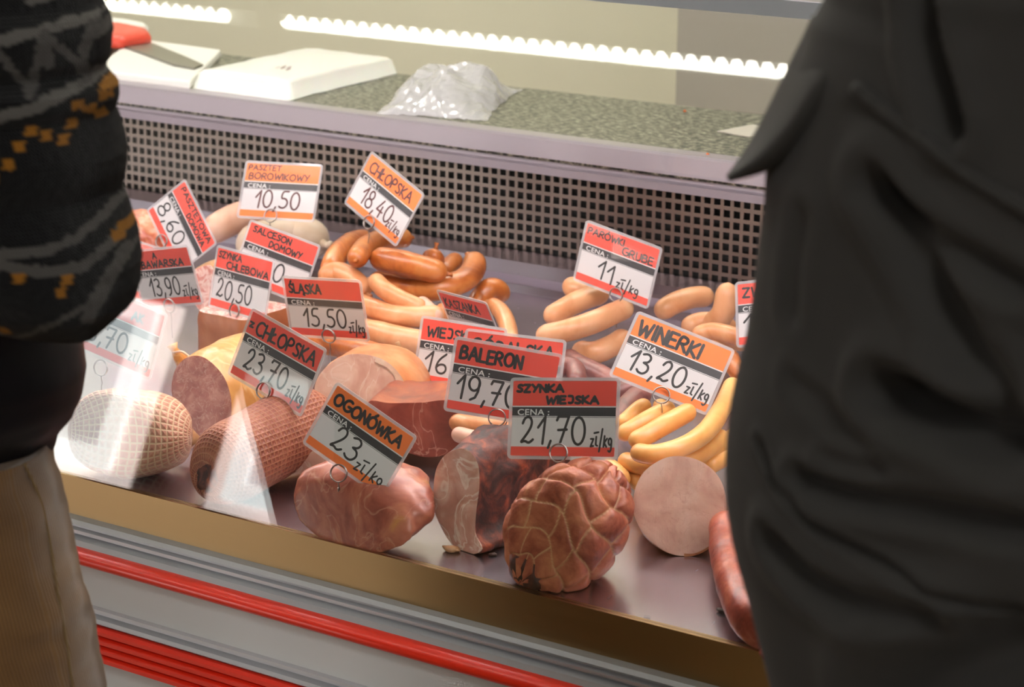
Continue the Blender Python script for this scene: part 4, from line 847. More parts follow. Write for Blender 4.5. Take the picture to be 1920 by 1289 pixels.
tag_thing('red price tag reading SZYNKA WIEJSKA 21,70 in front over the corded ham', (-1.044, 1.593, 0.984), (0.8121, 0.5693, 0.0207, 0.1262), 1, 'red', [('SZYNKA', .04, .145, .095, .45, .0024), ('WIEJSKA', .33, .30, .095, .50, .0024), price('21,70', .09, .62, .84, .36), zk_(.77, .2, .86)], (1048, 850), (1043, 905))
tag_thing('orange price tag reading OGONÓWKA 23 tilted over the smoked loin', (-1.272, 1.602, 0.921), (0.7897, 0.5751, 0.1925, -0.0926), 0.960, 'orange', [('OGONÓWKA', .05, .26, .17, .86, .0029), price('23', .24, .32, .84, .36), zk_(.60, .34, .9, .22)], (636, 888), (633, 920), -0.068)
tag_thing('red price tag reading CHŁOPSKA 23,70 over the netted roll', (-1.393, 1.630, 0.969), (0.7869, 0.6032, 0.0821, -0.1010), 1, 'red', [('z', .02, .22, .14, .05, .002), ('CHŁOPSKA', .12, .28, .2, .82, .0025), price('23,70', .12, .58), zk_(.75, .22, .87)], (495, 733), (494, 765))
tag_thing('red price tag reading ŚLĄSKA 15,50 before the pale orange sausages', (-1.512, 1.849, 0.960), (0.6495, 0.7569, 0.0271, 0.0665), 0.982, 'red', [('ŚLĄSKA', .05, .25, .16, .42, .0024), price('15,50', .19, .56), zk_(.78, .2, .9)], (617, 630), (632, 672))
tag_thing('red price tag reading BALERON 19,70 over the charred ham', (-1.170, 1.684, 0.974), (0.7289, 0.6305, 0.2241, 0.1450), 1, 'red', [('BALERON', .05, .26, .18, .6, .0028), price('19,70', .07, .6, .84, .34), zk_(.74, .2)], (932, 783), (935, 828))
tag_thing('red price tag reading WIEJSKA 16 half hidden behind two other tags', (-1.337, 1.847, 0.937), (0.7909, 0.6095, 0.0379, 0.0393), 1, 'red', [('WIEJSKA', .07, .26, .15, .6, .0023), price('16,', .09, .36)], None, None)
tag_thing('red price tag reading SZYNKA CHLEBOWA 20,50 on the marbled pate block', (-1.660, 1.885, 0.959), (0.7735, 0.6275, -0.0528, -0.0717), 1, 'red', [('SZYNKA', .03, .145, .105, .42, .0018), ('CHLEBOWA', .2, .31, .115, .76, .0019), price('20,50', .08, .64)], (441, 583), (440, 602))
tag_thing('red price tag reading SALCESON DOMOWY below the orange 10,50 tag', (-1.666, 1.951, 0.971), (0.8027, 0.5882, 0.0932, -0.0325), 1, 'red', [('SALCESON', .06, .145, .105, .56, .0018), ('DOMOWY', .34, .305, .105, .48, .0018), price('0', .52, .13)], None, None)
tag_thing('red price tag reading GÓRALSKA hidden behind the BALERON one', (-1.209, 1.754, 0.963), (0.7927, 0.5924, 0.0971, 0.1063), 1.008, 'red', [('GÓRALSKA', .06, .27, .18, .85, .0024)], None, None)
tag_thing('red price tag reading KASZANKA leaning away right of the pale orange sausages', (-1.382, 1.931, 0.948), (0.5488, 0.8171, -0.1602, -0.0742), 0.943, 'red', [('KASZANKA', .06, .27, .17, .72, .0022)], None, None)
tag_thing('steeply tilted red price tag reading PASZTETOWA DOMOWA 8,60 by the knitted sleeve', (-1.829, 1.975, 0.986), (0.7448, 0.5307, 0.2650, -0.3057), 0.926, 'red', [('PASZTETOWA', .06, .145, .105, .88, .0018), ('DOMOWA', .42, .305, .105, .5, .0018), price('8,60', .05, .62, .82, .3)], None, None)
tag_thing('red price tag reading 13,90 half covered by the knitted sleeve', (-1.735, 1.845, 0.963), (0.6626, 0.7413, -0.0856, 0.0644), 0.971, 'red', [('A', .38, .14, .10, .06, .002), ('BAWARSKA', .15, .305, .12, .72, .0021), price('13,90', .2, .5), zk_(.74, .24, .86)], (319, 573), None)
tag_thing('red price tag reading 6,70 washed out by the window reflection', (-1.560, 1.592, 0.982), (0.7558, 0.6427, 0.1204, -0.0338), 0.986, 'red', [('AK', .62, .25, .13, .14, .0022), price('6,70', .14, .5), zk_(.7, .26, .87)], (190, 690), None)
tag_thing('red price tag reading ZW cut off by the grey coat', (-1.088, 2.062, 0.979), (0.8222, 0.5511, -0.0303, 0.1392), 0.990, 'red', [('ZW', .06, .23, .15, .22, .0024), price('1', .07, .09)], None, None)
tag_thing('small red tag corner behind the 13,90 tag', (-1.842, 1.90, 0.949), (0.77, 0.62, 0.05, -0.03), 0.95, 'red', [], None, None)

# ------------------------------------------------------------------ the two customers
def ringpts(cx, cy, z, a_, b_, n=96, pw=2.0, rot=0.0):
    o = []
    for q in np.linspace(0, 2 * math.pi, n, endpoint=False):
        c, s = math.cos(q), math.sin(q); x = a_ * math.copysign(abs(c) ** (2 / pw), c); y = b_ * math.copysign(abs(s) ** (2 / pw), s)
        o.append((cx + x * math.cos(rot) - y * math.sin(rot), cy + x * math.sin(rot) + y * math.cos(rot), z))
    return np.array(o)
def fit_ring(cy, z, a_, b_, side, target, n=96, pw=2.0, rot=0.0, cx=-1.0):
    """shift a ring along x until its outline edge stands where the wearer's outline stands"""
    for _ in range(12):
        p = project(ringpts(cx, cy, z, a_, b_, n, pw, rot))[:, 0]; e = p.max() if side > 0 else p.min(); cx -= (e - target) / 3000.0
    return ringpts(cx, cy, z, a_, b_, n, pw, rot), cx
def sil_table(pts, Y):
    t = sorted((float(at_y(px, py, Y)[2]), px) for px, py in pts); return np.array([q[0] for q in t]), np.array([q[1] for q in t])
def grid_mesh(name, rings, mats, parent, uvm=None, attr=None, cap0=True, cap1=True, uvfix=True):
    V, F = loft(rings, cap0, cap1); o = mesh(name, V, F, mats, parent, uv=uvm, attr=attr)
    if uvm is not None and uvfix: fix_seam_big(o)
    return o
def fix_seam_big(o):
    l = o.data.uv_layers[0].data; mx = max(d.uv[0] for d in l)
    for p in o.data.polygons:
        if len(p.loop_indices) != 4: continue
        us = [l[i].uv[0] for i in p.loop_indices]
        if max(us) - min(us) > 0.5 * mx:
            for i in p.loop_indices:
                if l[i].uv[0] < 0.5 * mx: l[i].uv[0] += mx * 1.0
M['skin'] = plain('skin', '#b98b72', 0.5); M['hair'] = plain('dark_hair', '#1d1511', 0.6)
def figure(root, J, E, R, head):
    """one continuous body: a chain of joints thickened into a surface"""
    names = list(J); idx = {n: i for i, n in enumerate(names)}; org = ORG[root.name]
    me = bpy.data.meshes.new('body'); me.from_pydata([tuple(np.array(J[n], float) - org) for n in names], [(idx[a_], idx[b_]) for a_, b_ in E], []); me.materials.append(M['skin'])
    o = bpy.data.objects.new('body', me); COL.objects.link(o); o.parent = root
    s = o.modifiers.new('skin', 'SKIN'); s.use_smooth_shade = True; lay = me.skin_vertices[0]
    for n in names: lay.data[idx[n]].radius = (R[n][0], R[n][1]); lay.data[idx[n]].use_root = (n == 'pelvis')
    o.modifiers.new('sub', 'SUBSURF').levels = 2; o.modifiers['sub'].render_levels = 2
    h = np.array(head, float); V = []; nu, nv = 40, 30
    for j in range(nv + 1):
        th = 0.62 * math.pi * j / nv
        for i in range(nu):
            ph = 2 * math.pi * i / nu; d = np.array([math.sin(th) * math.cos(ph) * 0.083, math.sin(th) * math.sin(ph) * 0.102 - 0.012, math.cos(th) * 0.115]); k = 1.0 + 0.04 * nz(d, 30, 2)
            if d[1] > 0.04 and d[2] < 0.045: k *= 0.80
            V.append(h + d * k)
    F = [(j * nu + i, j * nu + (i + 1) % nu, (j + 1) * nu + (i + 1) % nu, (j + 1) * nu + i) for j in range(nv) for i in range(nu)]
    mesh('hair', V, F, M['hair'], root)
def joints(cx, cy, hips, sh, headz, sho_w, elbows, hands, feet):
    J = {'pelvis': (cx, cy, hips), 'belly': (cx, cy, hips + .14), 'chest': (cx, cy, sh - .14), 'neck': (cx, cy, sh + .02), 'neck2': (cx, cy + .01, sh + .09), 'head': (cx, cy + .02, headz), 'crown': (cx, cy + .01, headz + .08), 'chin': (cx, cy + .07, headz - .06), 'nose': (cx, cy + .115, headz - .01)}
    R = {'pelvis': (.13, .10), 'belly': (.12, .09), 'chest': (.13, .095), 'neck': (.055, .055), 'neck2': (.052, .052), 'head': (.075, .085), 'crown': (.06, .07), 'chin': (.035, .03), 'nose': (.012, .012)}
    E = [('pelvis', 'belly'), ('belly', 'chest'), ('chest', 'neck'), ('neck', 'neck2'), ('neck2', 'head'), ('head', 'crown'), ('head', 'chin'), ('head', 'nose')]
    for k, s in (('l', -1), ('r', 1)):
        J['sh' + k] = (cx + s * sho_w, cy, sh - .05); J['el' + k] = elbows[k]; J['ha' + k] = hands[k]; J['hip' + k] = (cx + s * .09, cy, hips - .06); J['kn' + k] = (cx + s * .10, cy + .02, hips * .53); J['an' + k] = (feet[k][0], feet[k][1], .08); J['to' + k] = (feet[k][0], feet[k][1] + .17, .035)
        R['sh' + k] = (.05, .05); R['el' + k] = (.038, .038); R['ha' + k] = (.03, .025); R['hip' + k] = (.08, .08); R['kn' + k] = (.052, .052); R['an' + k] = (.036, .036); R['to' + k] = (.04, .028)
        E += [('chest', 'sh' + k), ('sh' + k, 'el' + k), ('el' + k, 'ha' + k), ('pelvis', 'hip' + k), ('hip' + k, 'kn' + k), ('kn' + k, 'an' + k), ('an' + k, 'to' + k)]
    return J, E, R
def cloth(name, col, rough=0.8, bump=0.3, bscale=400, sheen=0.2, spec=0.3):
    m = plain(name, col, rough, spec=spec, bump=bump, bscale=bscale); setp(m.node_tree.nodes['Principled BSDF'], **{'Sheen Weight': sheen, 'Sheen Roughness': 0.5}); return m

# ---- person on the left: knitted sweater, padded vest, corduroy trousers
pl = thing('person', 'person at the left in black patterned sweater, black padded vest and brown corduroy trousers', 'person', (-1.36, 1.03, 0.0))
YA = 1.0
YS = 1.055
sil = [(175, -420), (185, -200), (190, 0), (206, 25), (215, 55), (213, 100), (203, 124), (210, 136), (227, 155), (228, 182), (221, 203), (232, 235), (242, 280), (241, 315), (232, 350), (247, 392), (262, 440), (267, 482), (263, 520), (252, 553), (236, 580), (212, 607), (190, 627), (168, 637)]
tt = sorted((float(at_y(px, py, 1.055 - 0.05 * min(1, max(0, (py - 540) / 97.0)))[2]), px) for px, py in sil); zs, xs_ = np.array([q[0] for q in tt]), np.array([q[1] for q in tt])
rt = [(1.6, .078), (1.30, .080), (1.26, .082), (1.235, .083), (1.215, .078), (1.20, .066), (1.19, .05), (1.182, .03), (1.179, .012)]
rz_, rv_ = np.array([q[0] for q in rt[::-1]]), np.array([q[1] for q in rt[::-1]])
zl_ = zs[0]; zq = np.unique(np.r_[np.linspace(zl_, zl_ + 0.03, 22), np.linspace(zl_ + 0.03, 1.50, 240)])[::-1]
base_r = lambda z: float(np.interp(z - zl_, np.array([0, .004, .011, .022, .036, .055, .08, .5]), np.array([.010, .028, .046, .062, .074, .081, .082, .078]))) * (1.0 if z < 1.43 else math.sqrt(max(0.02, 1 - ((z - 1.43) / 0.071) ** 2)))
rings, cxs = [], []
for z in zq:
    tx = float(np.interp(z, zs, xs_)); r = base_r(z)
    if z > 1.385:
        if not cxs: ca_ = fit_ring(YA, 1.385, base_r(1.385), base_r(1.385) * 1.08, 1, float(np.interp(1.385, zs, xs_)), n=260, cx=-1.1)[1]
        cx_ = ca_ - 0.9 * max(0, z - 1.385) * (z - 1.385) / 0.115 - 0.15 * (z - 1.385); rg = ringpts(cx_, YA, z, r, r * 1.08, 260)
    else: rg, cx_ = fit_ring(YA, z, r, r * 1.08, 1, tx, n=260, cx=-1.1)
    rings.append(rg); cxs.append(cx_)
A0 = np.array([np.mean(cxs), YA, 0])
def lat_z(p): return np.array([np.dot(np.array(p)[:2] - A0[:2], unit(CR[:2])), p[2]])
def on_arm(px, py):
    q = (PJ[:, 0] - px) ** 2 + (PJ[:, 1] - py) ** 2 + np.where(near, 0, 1e9); j = int(np.argmin(q))
    if q[j] < 900: return LZ[j]
    return lat_z(at_y(px, py, YA - 0.03))
def seg_d(P, poly):
    D = np.full(len(P), 9.0)
    for a_, b_ in zip(poly[:-1], poly[1:]):
        d = b_ - a_; t = np.clip(((P - a_) @ d) / (d @ d), 0, 1); D = np.minimum(D, np.linalg.norm(P - (a_ + t[:, None] * d), axis=1))
    return D
VV = np.vstack(rings); UVm = []
for k, rg in enumerate(rings):
    r = base_r(zq[k])
    for i in range(260): UVm.append((i / 260 * 2 * math.pi * 0.08, zq[k]))
LZ = np.stack([(VV[:, :2] - A0[:2]) @ unit(CR[:2]), VV[:, 2]], 1)
PJ = project(VV); near = ((VV[:, :2] - A0[:2]) @ CF[:2]) < 0.03
colr = np.tile(np.array(lin('#070708')[:3]), (len(VV), 1)); g1 = np.array(lin('#5e5c58')[:3]); g2 = np.array(lin('#4c4a47')[:3]); yl = np.array(lin('#8f5f14')[:3])
jit = np.array([nz((p[0], p[1], p[2]), 260, 1, 1) for p in VV])
def paint(poly, wd, c, cond=None):
    P = np.array([on_arm(*q) for q in poly]); d = seg_d(LZ, P); msk = (d + jit * 0.0016 < wd) & near
    colr[msk] = c
for off in (0,):
    paint([(-160, 120), (0, 77), (60, 62), (120, 45), (200, 12)], .0034, g1)
    paint([(-160, 255), (0, 218), (60, 205), (110, 180), (165, 150), (205, 118)], .0036, g1)
    paint([(-90, 120), (-50, 190), (-5, 100), (55, 176), (86, 60)], .0024, g2); paint([(86, 60), (96, 120)], .003, g2); paint([(96, 70), (152, 122), (178, 40)], .0024, g2); paint([(152, 122), (160, 150)], .003, g2)
    paint([(60, 0), (120, -20), (185, -60)], .003, g1); paint([(178, 60), (206, 40)], .004, g2)
    paint([(-100, 470), (0, 478), (80, 470), (140, 446), (200, 404), (246, 352)], .0030, g2)
    paint([(-100, 482), (0, 498), (80, 513), (150, 500), (212, 452), (252, 402)], .0032, g2)
    paint([(180, 560), (210, 530), (236, 470)], .004, g2); paint([(-100, 560), (60, 590), (130, 588), (190, 560)], .0018, g2)
for (px, py) in ((15, 309), (37, 276), (56, 243), (88, 254), (116, 264), (132, 231), (146, 198), (168, 205), (188, 211), (198, 178), (203, 152), (218, 152), (-14, 335), (-45, 322), (36, 523), (77, 541), (111, 549), (125, 525), (222, 442), (240, 421), (6, 510)):
    c0 = on_arm(px, py); dd = np.abs(LZ - c0); msk = (np.maximum(dd[:, 0], dd[:, 1]) + jit * 0.0012 < 0.0030) & near; colr[msk] = yl
# knit lumps and soft folds
ctr_xy = np.repeat(np.array([[c, YA] for c in cxs]), 260, 0); dirv = VV[:, :2] - ctr_xy; dirv /= np.linalg.norm(dirv, axis=1)[:, None] + 1e-9
disp = np.array([0.0025 * nz(p, 14, 3, 2) for p in VV]) + jit * 0.0007
VV[:, :2] += dirv * disp[:, None]
rings2 = [VV[k * 260:(k + 1) * 260] for k in range(len(rings))]
def knit():
    m, N, L, b = new_mat('knitted_wool'); at = N.new('ShaderNodeAttribute'); at.attribute_name = 'pattern'; L.new(at.outputs['Color'], b.inputs['Base Color'])
    uv = N.new('ShaderNodeUVMap'); sp = N.new('ShaderNodeSeparateXYZ'); L.new(uv.outputs['UV'], sp.inputs[0])
    fu = node_math(N, L, 'PINGPONG', node_math(N, L, 'MULTIPLY', sp.outputs['X'], 420.0), 0.5); a_ = node_math(N, L, 'SINE', node_math(N, L, 'MULTIPLY', node_math(N, L, 'ADD', node_math(N, L, 'MULTIPLY', sp.outputs['Y'], 420.0), node_math(N, L, 'MULTIPLY', fu, 1.2)), 6.2832))
    h = node_math(N, L, 'ADD', node_math(N, L, 'MULTIPLY', fu, 1.3), node_math(N, L, 'MULTIPLY', a_, 0.35))
    bp = N.new('ShaderNodeBump'); bp.inputs['Strength'].default_value = 0.9; bp.inputs['Distance'].default_value = 0.0012; L.new(h, bp.inputs['Height']); L.new(bp.outputs['Normal'], b.inputs['Normal'])
    setp(b, **{'Roughness': 0.95, 'Sheen Weight': 0.08, 'Sheen Roughness': 0.6, 'Specular IOR Level': 0.05}); return m
M['knit'] = knit()
M['nylon'] = plain('black_nylon', '#0a090e', 0.5, spec=0.25, bump=0.15, bscale=60)
def cord(name, col):
    m, N, L, b = new_mat(name); uv = N.new('ShaderNodeUVMap'); sp = N.new('ShaderNodeSeparateXYZ'); L.new(uv.outputs['UV'], sp.inputs[0])
    wv = node_math(N, L, 'PINGPONG', node_math(N, L, 'MULTIPLY', sp.outputs['X'], 380.0), 0.5); bp = N.new('ShaderNodeBump'); bp.inputs['Strength'].default_value = 0.8; bp.inputs['Distance'].default_value = 0.0012; L.new(wv, bp.inputs['Height']); L.new(bp.outputs['Normal'], b.inputs['Normal'])
    t = N.new('ShaderNodeTexCoord'); n = N.new('ShaderNodeTexNoise'); n.inputs['Scale'].default_value = 14; n.inputs['Detail'].default_value = 5; L.new(t.outputs['Object'], n.inputs['Vector']); r = ramp_of(N, [(0.35, '#6b4f2c'), (0.65, '#8a6a40')]); L.new(n.outputs['Fac'], r.inputs['Fac'])
    mx = N.new('ShaderNodeMix'); mx.data_type = 'RGBA'; mx.blend_type = 'MULTIPLY'; L.new(node_math(N, L, 'SUBTRACT', 0.75, node_math(N, L, 'MULTIPLY', wv, 0.9)), mx.inputs['Factor']); L.new(r.outputs['Color'], mx.inputs['A']); mx.inputs['B'].default_value = rgb('#a08a6a'); L.new(mx.outputs['Result'], b.inputs['Base Color'])
    setp(b, **{'Roughness': 0.85, 'Sheen Weight': 0.3, 'Specular IOR Level': 0.2}); return m
M['cord'] = cord('brown_corduroy', '#7a6340')
sweater = thing('sweater', None, None, (-1.36, 1.03, 0.0)); sweater.parent = pl; sweater.location = (0, 0, 0)
grid_mesh('sleeve', rings2, M['knit'], sweater, UVm, {'pattern': colr})
# the other sleeve and the knitted collar above the vest
P = catmull(np.array([(-1.58, 1.04, 1.45), (-1.67, 1.03, 1.30), (-1.68, 1.04, 1.12), (-1.60, 1.06, 0.97), (-1.52, 1.07, 0.84)]), 14)
V, F = tube(P, np.interp(np.linspace(0, 1, len(P)), [0, .25, .55, .8, 1], [.08, .10, .112, .088, .072]), 28); mesh('sleeve', V, F, M['nylon'] if False else cloth('black_wool', '#0b0b0c', .95), sweater)
P = catmull(np.array([(-1.14, YA, zl_ + .055), (-1.20, YA + .09, zl_ + .045), (-1.27, YA + .17, zl_ + .03)]), 10)
V, F = tube(P, np.linspace(.062, .045, len(P)), 24); mesh('cuff', V, F, M['knit'], sweater)
sil = [(140, 300), (148, 590), (157, 640), (163, 690), (156, 738), (140, 772), (114, 800), (109, 822), (100, 842)]
YV = 1.13; zs, xs_ = sil_table(sil, YV); rings, UVm = [], []
zq = np.linspace(1.50, zs[0], 110); cv_ = fit_ring(1.06, 1.40, .245, .13, 1, float(np.interp(1.40, zs, xs_)), n=140, pw=2.4, cx=-1.3)[1]
for z in zq:
    tx = float(np.interp(z, zs, xs_)); a_ = .245
    rg, c_ = fit_ring(1.06, z, a_, .13, 1, tx, n=140, pw=2.4, cx=-1.3)
    if z > 1.40:
        k_ = math.sqrt(max(0.0, 1 - ((z - 1.40) / 0.102) ** 2)); c_ = cv_ + (z - 1.40) * -.3; rg = ringpts(c_, 1.06, z, .075 + .17 * k_, .075 + .055 * k_, 140, 2.4)
    q = 0.007 * (1 - abs(math.sin((z - zs[0] - 0.035) / 0.062 * math.pi)) ** 0.35) if z > zs[0] + 0.035 else 0.003
    for i in range(140):
        p = rg[i]; d = unit([p[0] - c_, p[1] - 1.06, 0]); ww = 0.003 * math.sin(i * 0.9 + 2 * nz(p, 6, 2)) * (1 if z < zs[0] + 0.035 else 0.25); rg[i] = p - d * (q if p[0] < c_ + a_ * 0.8 else q * .2) + d * ww * (0.4 if p[0] > c_ + a_ * 0.8 else 1)
    rings.append(rg)
grid_mesh('padded_vest', rings, M['nylon'], pl)
sil = [(92, 815), (98, 842), (112, 890), (125, 950), (134, 985), (150, 1050), (158, 1085), (172, 1140), (183, 1178), (191, 1212), (197, 1250), (201, 1300), (208, 1420), (214, 1560)]
YT = 1.12; zs, xs_ = sil_table(sil, YT); rings, UVm = [], []; zq = np.linspace(zs[-1], zs[0], 110); nT = 260
for z in zq:
    tx = float(np.interp(z, zs, xs_)); rg, c_ = fit_ring(1.05, z, .205, .125, 1, tx, n=nT, pw=2.0, cx=-1.3); arcs = np.r_[0, np.cumsum(np.linalg.norm(np.diff(rg[:, :2], axis=0), axis=1))]
    for i in range(nT):
        p = rg[i]; d = unit([p[0] - c_, p[1] - 1.05, 0]); w_ = 0.0
        ang = i / nT * 2 * math.pi
        w_ += 0.003 * math.exp(-((ang - 5.70) / 0.022) ** 2) - 0.0016 * math.exp(-((ang - 5.76) / 0.025) ** 2)            # the outseam
        w_ += 0.0035 * nz((p[0], p[1], p[2] * 3.0), 9, 5, 3)
        rg[i] = p + d * w_
    rings.append(rg)
for z in zq:
    for i in range(nT): UVm.append((arcs[i], z))
tr = thing('trousers', None, None, (-1.36, 1.03, 0.0)); tr.parent = pl; tr.location = (0, 0, 0)
TV = np.vstack(rings); TP = project(TV); dist_ = np.linalg.norm(TV - CAM, axis=1); sp_ = []
for (px, py) in resample(catmull(np.array([(50, 862), (84, 950), (105, 1050), (124, 1170), (141, 1289), (152, 1380)], float), 6), 26):
    q = np.hypot(TP[:, 0] - px, TP[:, 1] - py); c_ = np.where(q < 9)[0]
    if len(c_): j_ = c_[np.argmin(dist_[c_])]; sp_.append(TV[j_] + unit(CAM - TV[j_]) * 0.0006)
grid_mesh('hips', rings, M['cord'], tr, UVm)
sp_ = resample(catmull(resample(np.array(sp_), 9), 8), 60); mesh('side_seam', *tube(sp_, 0.0011, 8), plain('seam_cord', '#6b5636', 0.9), tr)
zlow = zq[-1]; cb_ = rings[-1].mean(0)
for s in (-1, 1):
    P = np.array([(cb_[0] + s * .085, 1.05, zlow + .03), (cb_[0] + s * .088, 1.05, zlow - .12), (cb_[0] + s * .09, 1.06, .48), (cb_[0] + s * .09, 1.05, .06)]); P = resample(catmull(P, 10), 40)
    V, F = tube(P, np.interp(np.linspace(0, 1, 40), [0, .2, .5, 1], [.098, .095, .075, .062]), 40); mesh('leg', V, F, M['cord'], tr, uv=[(i / 40 * .55, v[2]) for k in range(40) for i, v in enumerate(V[k * 40:(k + 1) * 40])])
M['leather'] = plain('dark_leather', '#1c1714', 0.4)
def shoe(parent, x, y):
    rg = []
    for t, w_, h_ in ((0, .03, .05), (.02, .042, .075), (.09, .044, .085), (.16, .046, .06), (.23, .045, .048), (.275, .03, .035), (.285, .012, .02)):
        yy = y - .085 + t; rg.append([(x + w_ * math.cos(q), yy, max(0.002, h_ * 0.5 + h_ * 0.5 * math.sin(q))) for q in np.linspace(0, 2 * math.pi, 20, endpoint=False)])
    mesh('shoe', *loft(rg), M['leather'], parent)
for s in (-1, 1): shoe(pl, cb_[0] + s * .09, 1.05)
J, E, R = joints(cb_[0] - .01, 1.05, 1.0, 1.47, 1.65, .17, {'r': (-1.13, 1.0, 1.22), 'l': (-1.67, 1.04, 1.10)}, {'r': (-1.22, 1.2, 1.16), 'l': (-1.57, 1.07, 0.90)}, {'r': (cb_[0] + .09, 1.05), 'l': (cb_[0] - .09, 1.05)})
figure(pl, J, E, R, (cb_[0] - .01, 1.07, 1.69))
V, F = tube([(cb_[0] - .01, 1.05, 1.46), (cb_[0] - .01, 1.055, 1.52), (cb_[0] - .01, 1.06, 1.57)], [.095, .074, .07], 32); mesh('collar', V, F, M['nylon'], pl)

# ---- person on the right: dark grey coat with a loose back flap
pr_ = thing('person', 'person at the right in a dark grey coat with a loose flap', 'person', (-0.33, 1.1, 0.0))
M['coat'] = cloth('dark_grey_coat', '#272624', 0.8, 0.12, 700, sheen=0.05, spec=0.15); M['black_cloth'] = cloth('black_cloth', '#0c0c0d', 0.9)
YR = 1.02
sil = [(1600, -500), (1575, -200), (1546, 0), (1520, 45), (1512, 75), (1490, 130), (1470, 200), (1450, 260), (1434, 320), (1431, 400), (1421, 480), (1412, 560), (1397, 640), (1380, 705), (1368, 765), (1361, 830), (1360, 890), (1363, 950), (1372, 1010), (1383, 1060), (1396, 1110), (1412, 1170), (1428, 1230), (1443, 1289), (1455, 1340), (1470, 1450), (1470, 2000)]
zs, xs_ = sil_table(sil, YR); zq = np.r_[1.525 - 0.085 * (1 - np.cos(np.linspace(0, math.pi / 2, 26))), np.linspace(1.437, 0.98, 200), np.linspace(0.975, 0.50, 60)]; cx_top = fit_ring(1.09, 1.43, .25, .155, -1, float(np.interp(1.43, zs, xs_)), n=nC if 'nC' in globals() else 300, pw=2.3, cx=-.35)[1]; nC = 300; rings, cxs = [], []
for z in zq:
    tx = float(np.interp(z, zs, xs_)); k_ = math.sqrt(max(0.0, 1 - ((z - 1.437) / 0.09) ** 2)) if z > 1.437 else 1.0
    if z > 1.437: c_ = cx_top + 0.01; rg = ringpts(c_, 1.09, z, .075 + .175 * k_, .07 + .085 * k_, nC, 2.3)
    else: rg, c_ = fit_ring(1.09, z, .25, .155, -1, tx, n=nC, pw=2.3, cx=-.35)
    rings.append(rg); cxs.append(c_)
VV = np.vstack(rings); cc = np.repeat(np.array(cxs), nC); D = np.stack([VV[:, 0] - cc, (VV[:, 1] - 1.09) * 2.2], 1); D /= np.linalg.norm(D, axis=1)[:, None] + 1e-9
back = np.clip((1.12 - VV[:, 1]) / 0.05, 0, 1)
def cz(px, py): p = at_y(px, py, 0.96); return np.array([p[0], p[2]])
XZ = VV[:, [0, 2]]; dsp = np.zeros(len(VV))
for poly, dep, wd in (([(1715, -30), (1740, 80), (1780, 170), (1805, 230)], .016, .007), ([(1655, 345), (1720, 425), (1790, 530), (1860, 650), (1930, 720)], .013, .009), ([(1665, 352), (1760, 412), (1870, 475), (1960, 520)], .008, .006),
                      ([(1685, 728), (1760, 752), (1850, 782), (1960, 800)], .022, .010), ([(1500, 905), (1600, 922), (1750, 935), (1960, 955)], .010, .006), ([(1385, 850), (1440, 915), (1540, 985), (1700, 1045), (1800, 1088), (1960, 1112)], .005, .0028),
                      ([(1430, 1030), (1520, 1092), (1620, 1122), (1780, 1130)], .010, .007), ([(1560, 860), (1640, 868), (1680, 870)], .004, .004), ([(1460, 730), (1560, 775), (1650, 820)], .003, .006), ([(1470, 420), (1450, 500), (1440, 600)], .003, .006), ([(1700, 1310), (1800, 1245), (1960, 1180)], .02, .016)):
    d = seg_d(XZ, np.array([cz(*q) for q in poly])); dsp -= dep * np.exp(-(d / wd) ** 2) - 0.35 * dep * np.exp(-((d - 2.0 * wd) / wd) ** 2)
dsp = dsp * back + np.array([0.003 * nz((p[0], p[1], p[2] * 1.6), 7, 8, 2) for p in VV]) + np.array([0.016 * (0.5 - abs(nz((p[0] * .7 + p[2] * .5, p[1], p[2] * 1.9 - p[0]), 5, 12, 2))) for p in VV]) * np.clip((VV[:, 0] + 0.42) / 0.08, 0, 1)
edge = np.clip((VV[:, 0] - (cc - .25)) / 0.03, 0.0, 1.0)
VV[:, 0] += D[:, 0] * dsp * edge; VV[:, 1] += D[:, 1] * dsp * edge
grid_mesh('coat', [VV[k * nC:(k + 1) * nC] for k in range(len(rings))], M['coat'], pr_)
P = catmull(np.array([(cx_top + .205, 1.09, 1.425), (cx_top + .255, 1.07, 1.28), (cx_top + .27, 1.06, 1.13), (cx_top + .235, 1.12, 1.0), (cx_top + .19, 1.17, .95)]), 12); V, F = tube(P, np.interp(np.linspace(0, 1, len(P)), [0, .2, .55, 1], [.07, .075, .07, .055]), 40); V = [np.array(v) + np.array([1, 1, 0]) * .006 * nz(v, 14, 6) for v in V]; mesh('sleeve', V, F, M['coat'], pr_)
V, F = tube([(cx_top, 1.09, 1.50), (cx_top, 1.095, 1.535), (cx_top, 1.10, 1.56)], [.088, .082, .084], 36); mesh('collar', V, F, M['coat'], pr_)
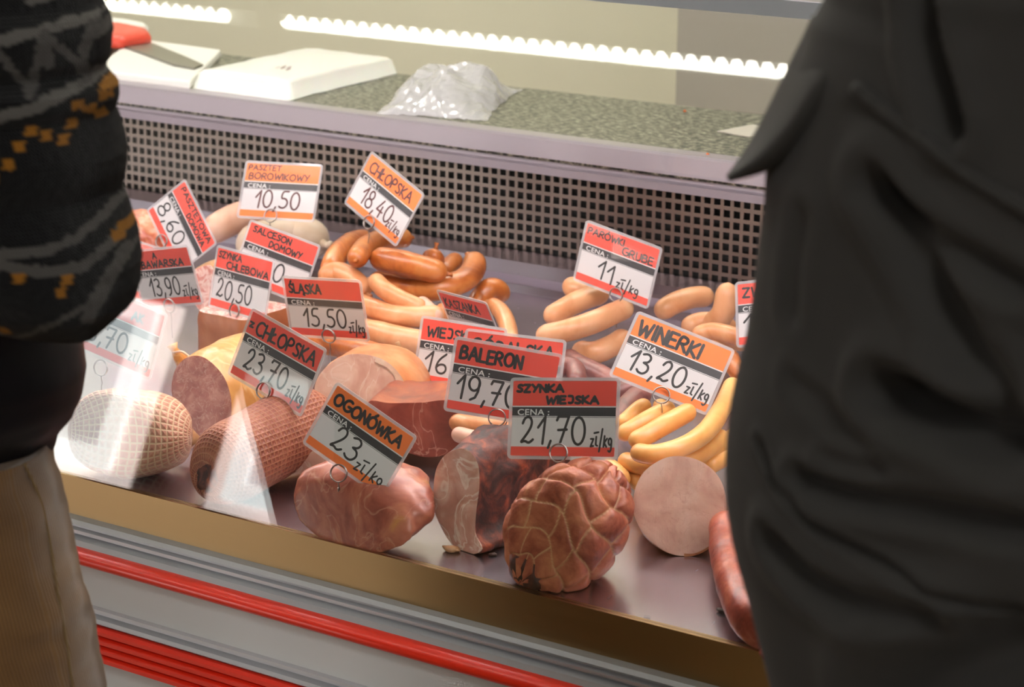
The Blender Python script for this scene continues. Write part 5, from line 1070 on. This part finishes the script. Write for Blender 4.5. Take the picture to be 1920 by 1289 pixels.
# yoke flap: a doubled sheet of the same cloth, standing off at the left where it ends in a point
def surf_y(x, z):
    k = int(np.argmin(np.abs(zq - z))); rg = VV[k * nC:(k + 1) * nC]; s = rg[rg[:, 1] < 1.09]; j = int(np.argmin(np.abs(s[:, 0] - x))); return float(s[j, 1])
top_ = [(1528, 30), (1506, 78), (1486, 118), (1458, 176), (1432, 228), (1404, 278), (1384, 308), (1365, 334)]
low_ = [(1604, 166), (1585, 180), (1560, 196), (1530, 222), (1503, 256), (1474, 288), (1434, 317), (1368, 336)]
ridge = [(1575, 95), (1556, 120), (1530, 148), (1503, 190), (1476, 232), (1446, 268), (1414, 300), (1367, 335)]
nF = 22; T_, R_2, L_2 = (resample(catmull(np.array(q, float), 6), nF) for q in (top_, ridge, low_)); V = []
for i in range(nF):
    row = catmull(np.array([T_[i], (T_[i] + R_2[i]) / 2, R_2[i], (R_2[i] + L_2[i]) / 2, L_2[i]]), 4); m_ = len(row); s = i / (nF - 1)
    for j, q in enumerate(row):
        u = j / (m_ - 1); Y = 1.055 - 0.055 * math.sin(u * math.pi * 0.75) - 0.02 * u * (1 - s) - 0.01 * math.sin(math.pi * s); V.append(at_y(q[0], q[1], Y))
F = [(i * m_ + j, i * m_ + j + 1, (i + 1) * m_ + j + 1, (i + 1) * m_ + j) for i in range(nF - 1) for j in range(m_ - 1)]
fl_ = mesh('coat_flap', V, F, M['coat'], pr_); sm = fl_.modifiers.new('thick', 'SOLIDIFY'); sm.thickness = 0.003; sm.offset = 0
yk = [(1604, 166), (1660, 210), (1720, 256), (1800, 318), (1870, 362), (1960, 412)]
yk = resample(catmull(np.array(yk, float), 6), 40); P = np.array([at_y(q[0], q[1], surf_y(*cz(q[0], q[1])) - 0.002) for q in yk]); V, F = tube(P, 0.0035, 8); mesh('yoke_edge', V, F, M['coat'], pr_)
J, E, R = joints(cx_top, 1.09, .95, 1.43, 1.62, .17, {'r': (cx_top + .26, 1.07, 1.13), 'l': (-.52, 1.09, 1.15)}, {'r': (cx_top + .2, 1.16, .97), 'l': (-.46, 1.15, 1.0)}, {'r': (-.24, 1.08), 'l': (-.42, 1.08)})
figure(pr_, J, E, R, (cx_top, 1.11, 1.66))
for s in (-1, 1):
    P = resample(catmull(np.array([(-.33 + s * .085, 1.09, .62), (-.33 + s * .09, 1.10, .42), (-.33 + s * .09, 1.09, .06)]), 10), 30); V, F = tube(P, np.linspace(.085, .06, 30), 24); mesh('trouser_leg', V, F, M['black_cloth'], pr_)
    shoe(pr_, -.33 + s * .09, 1.09)
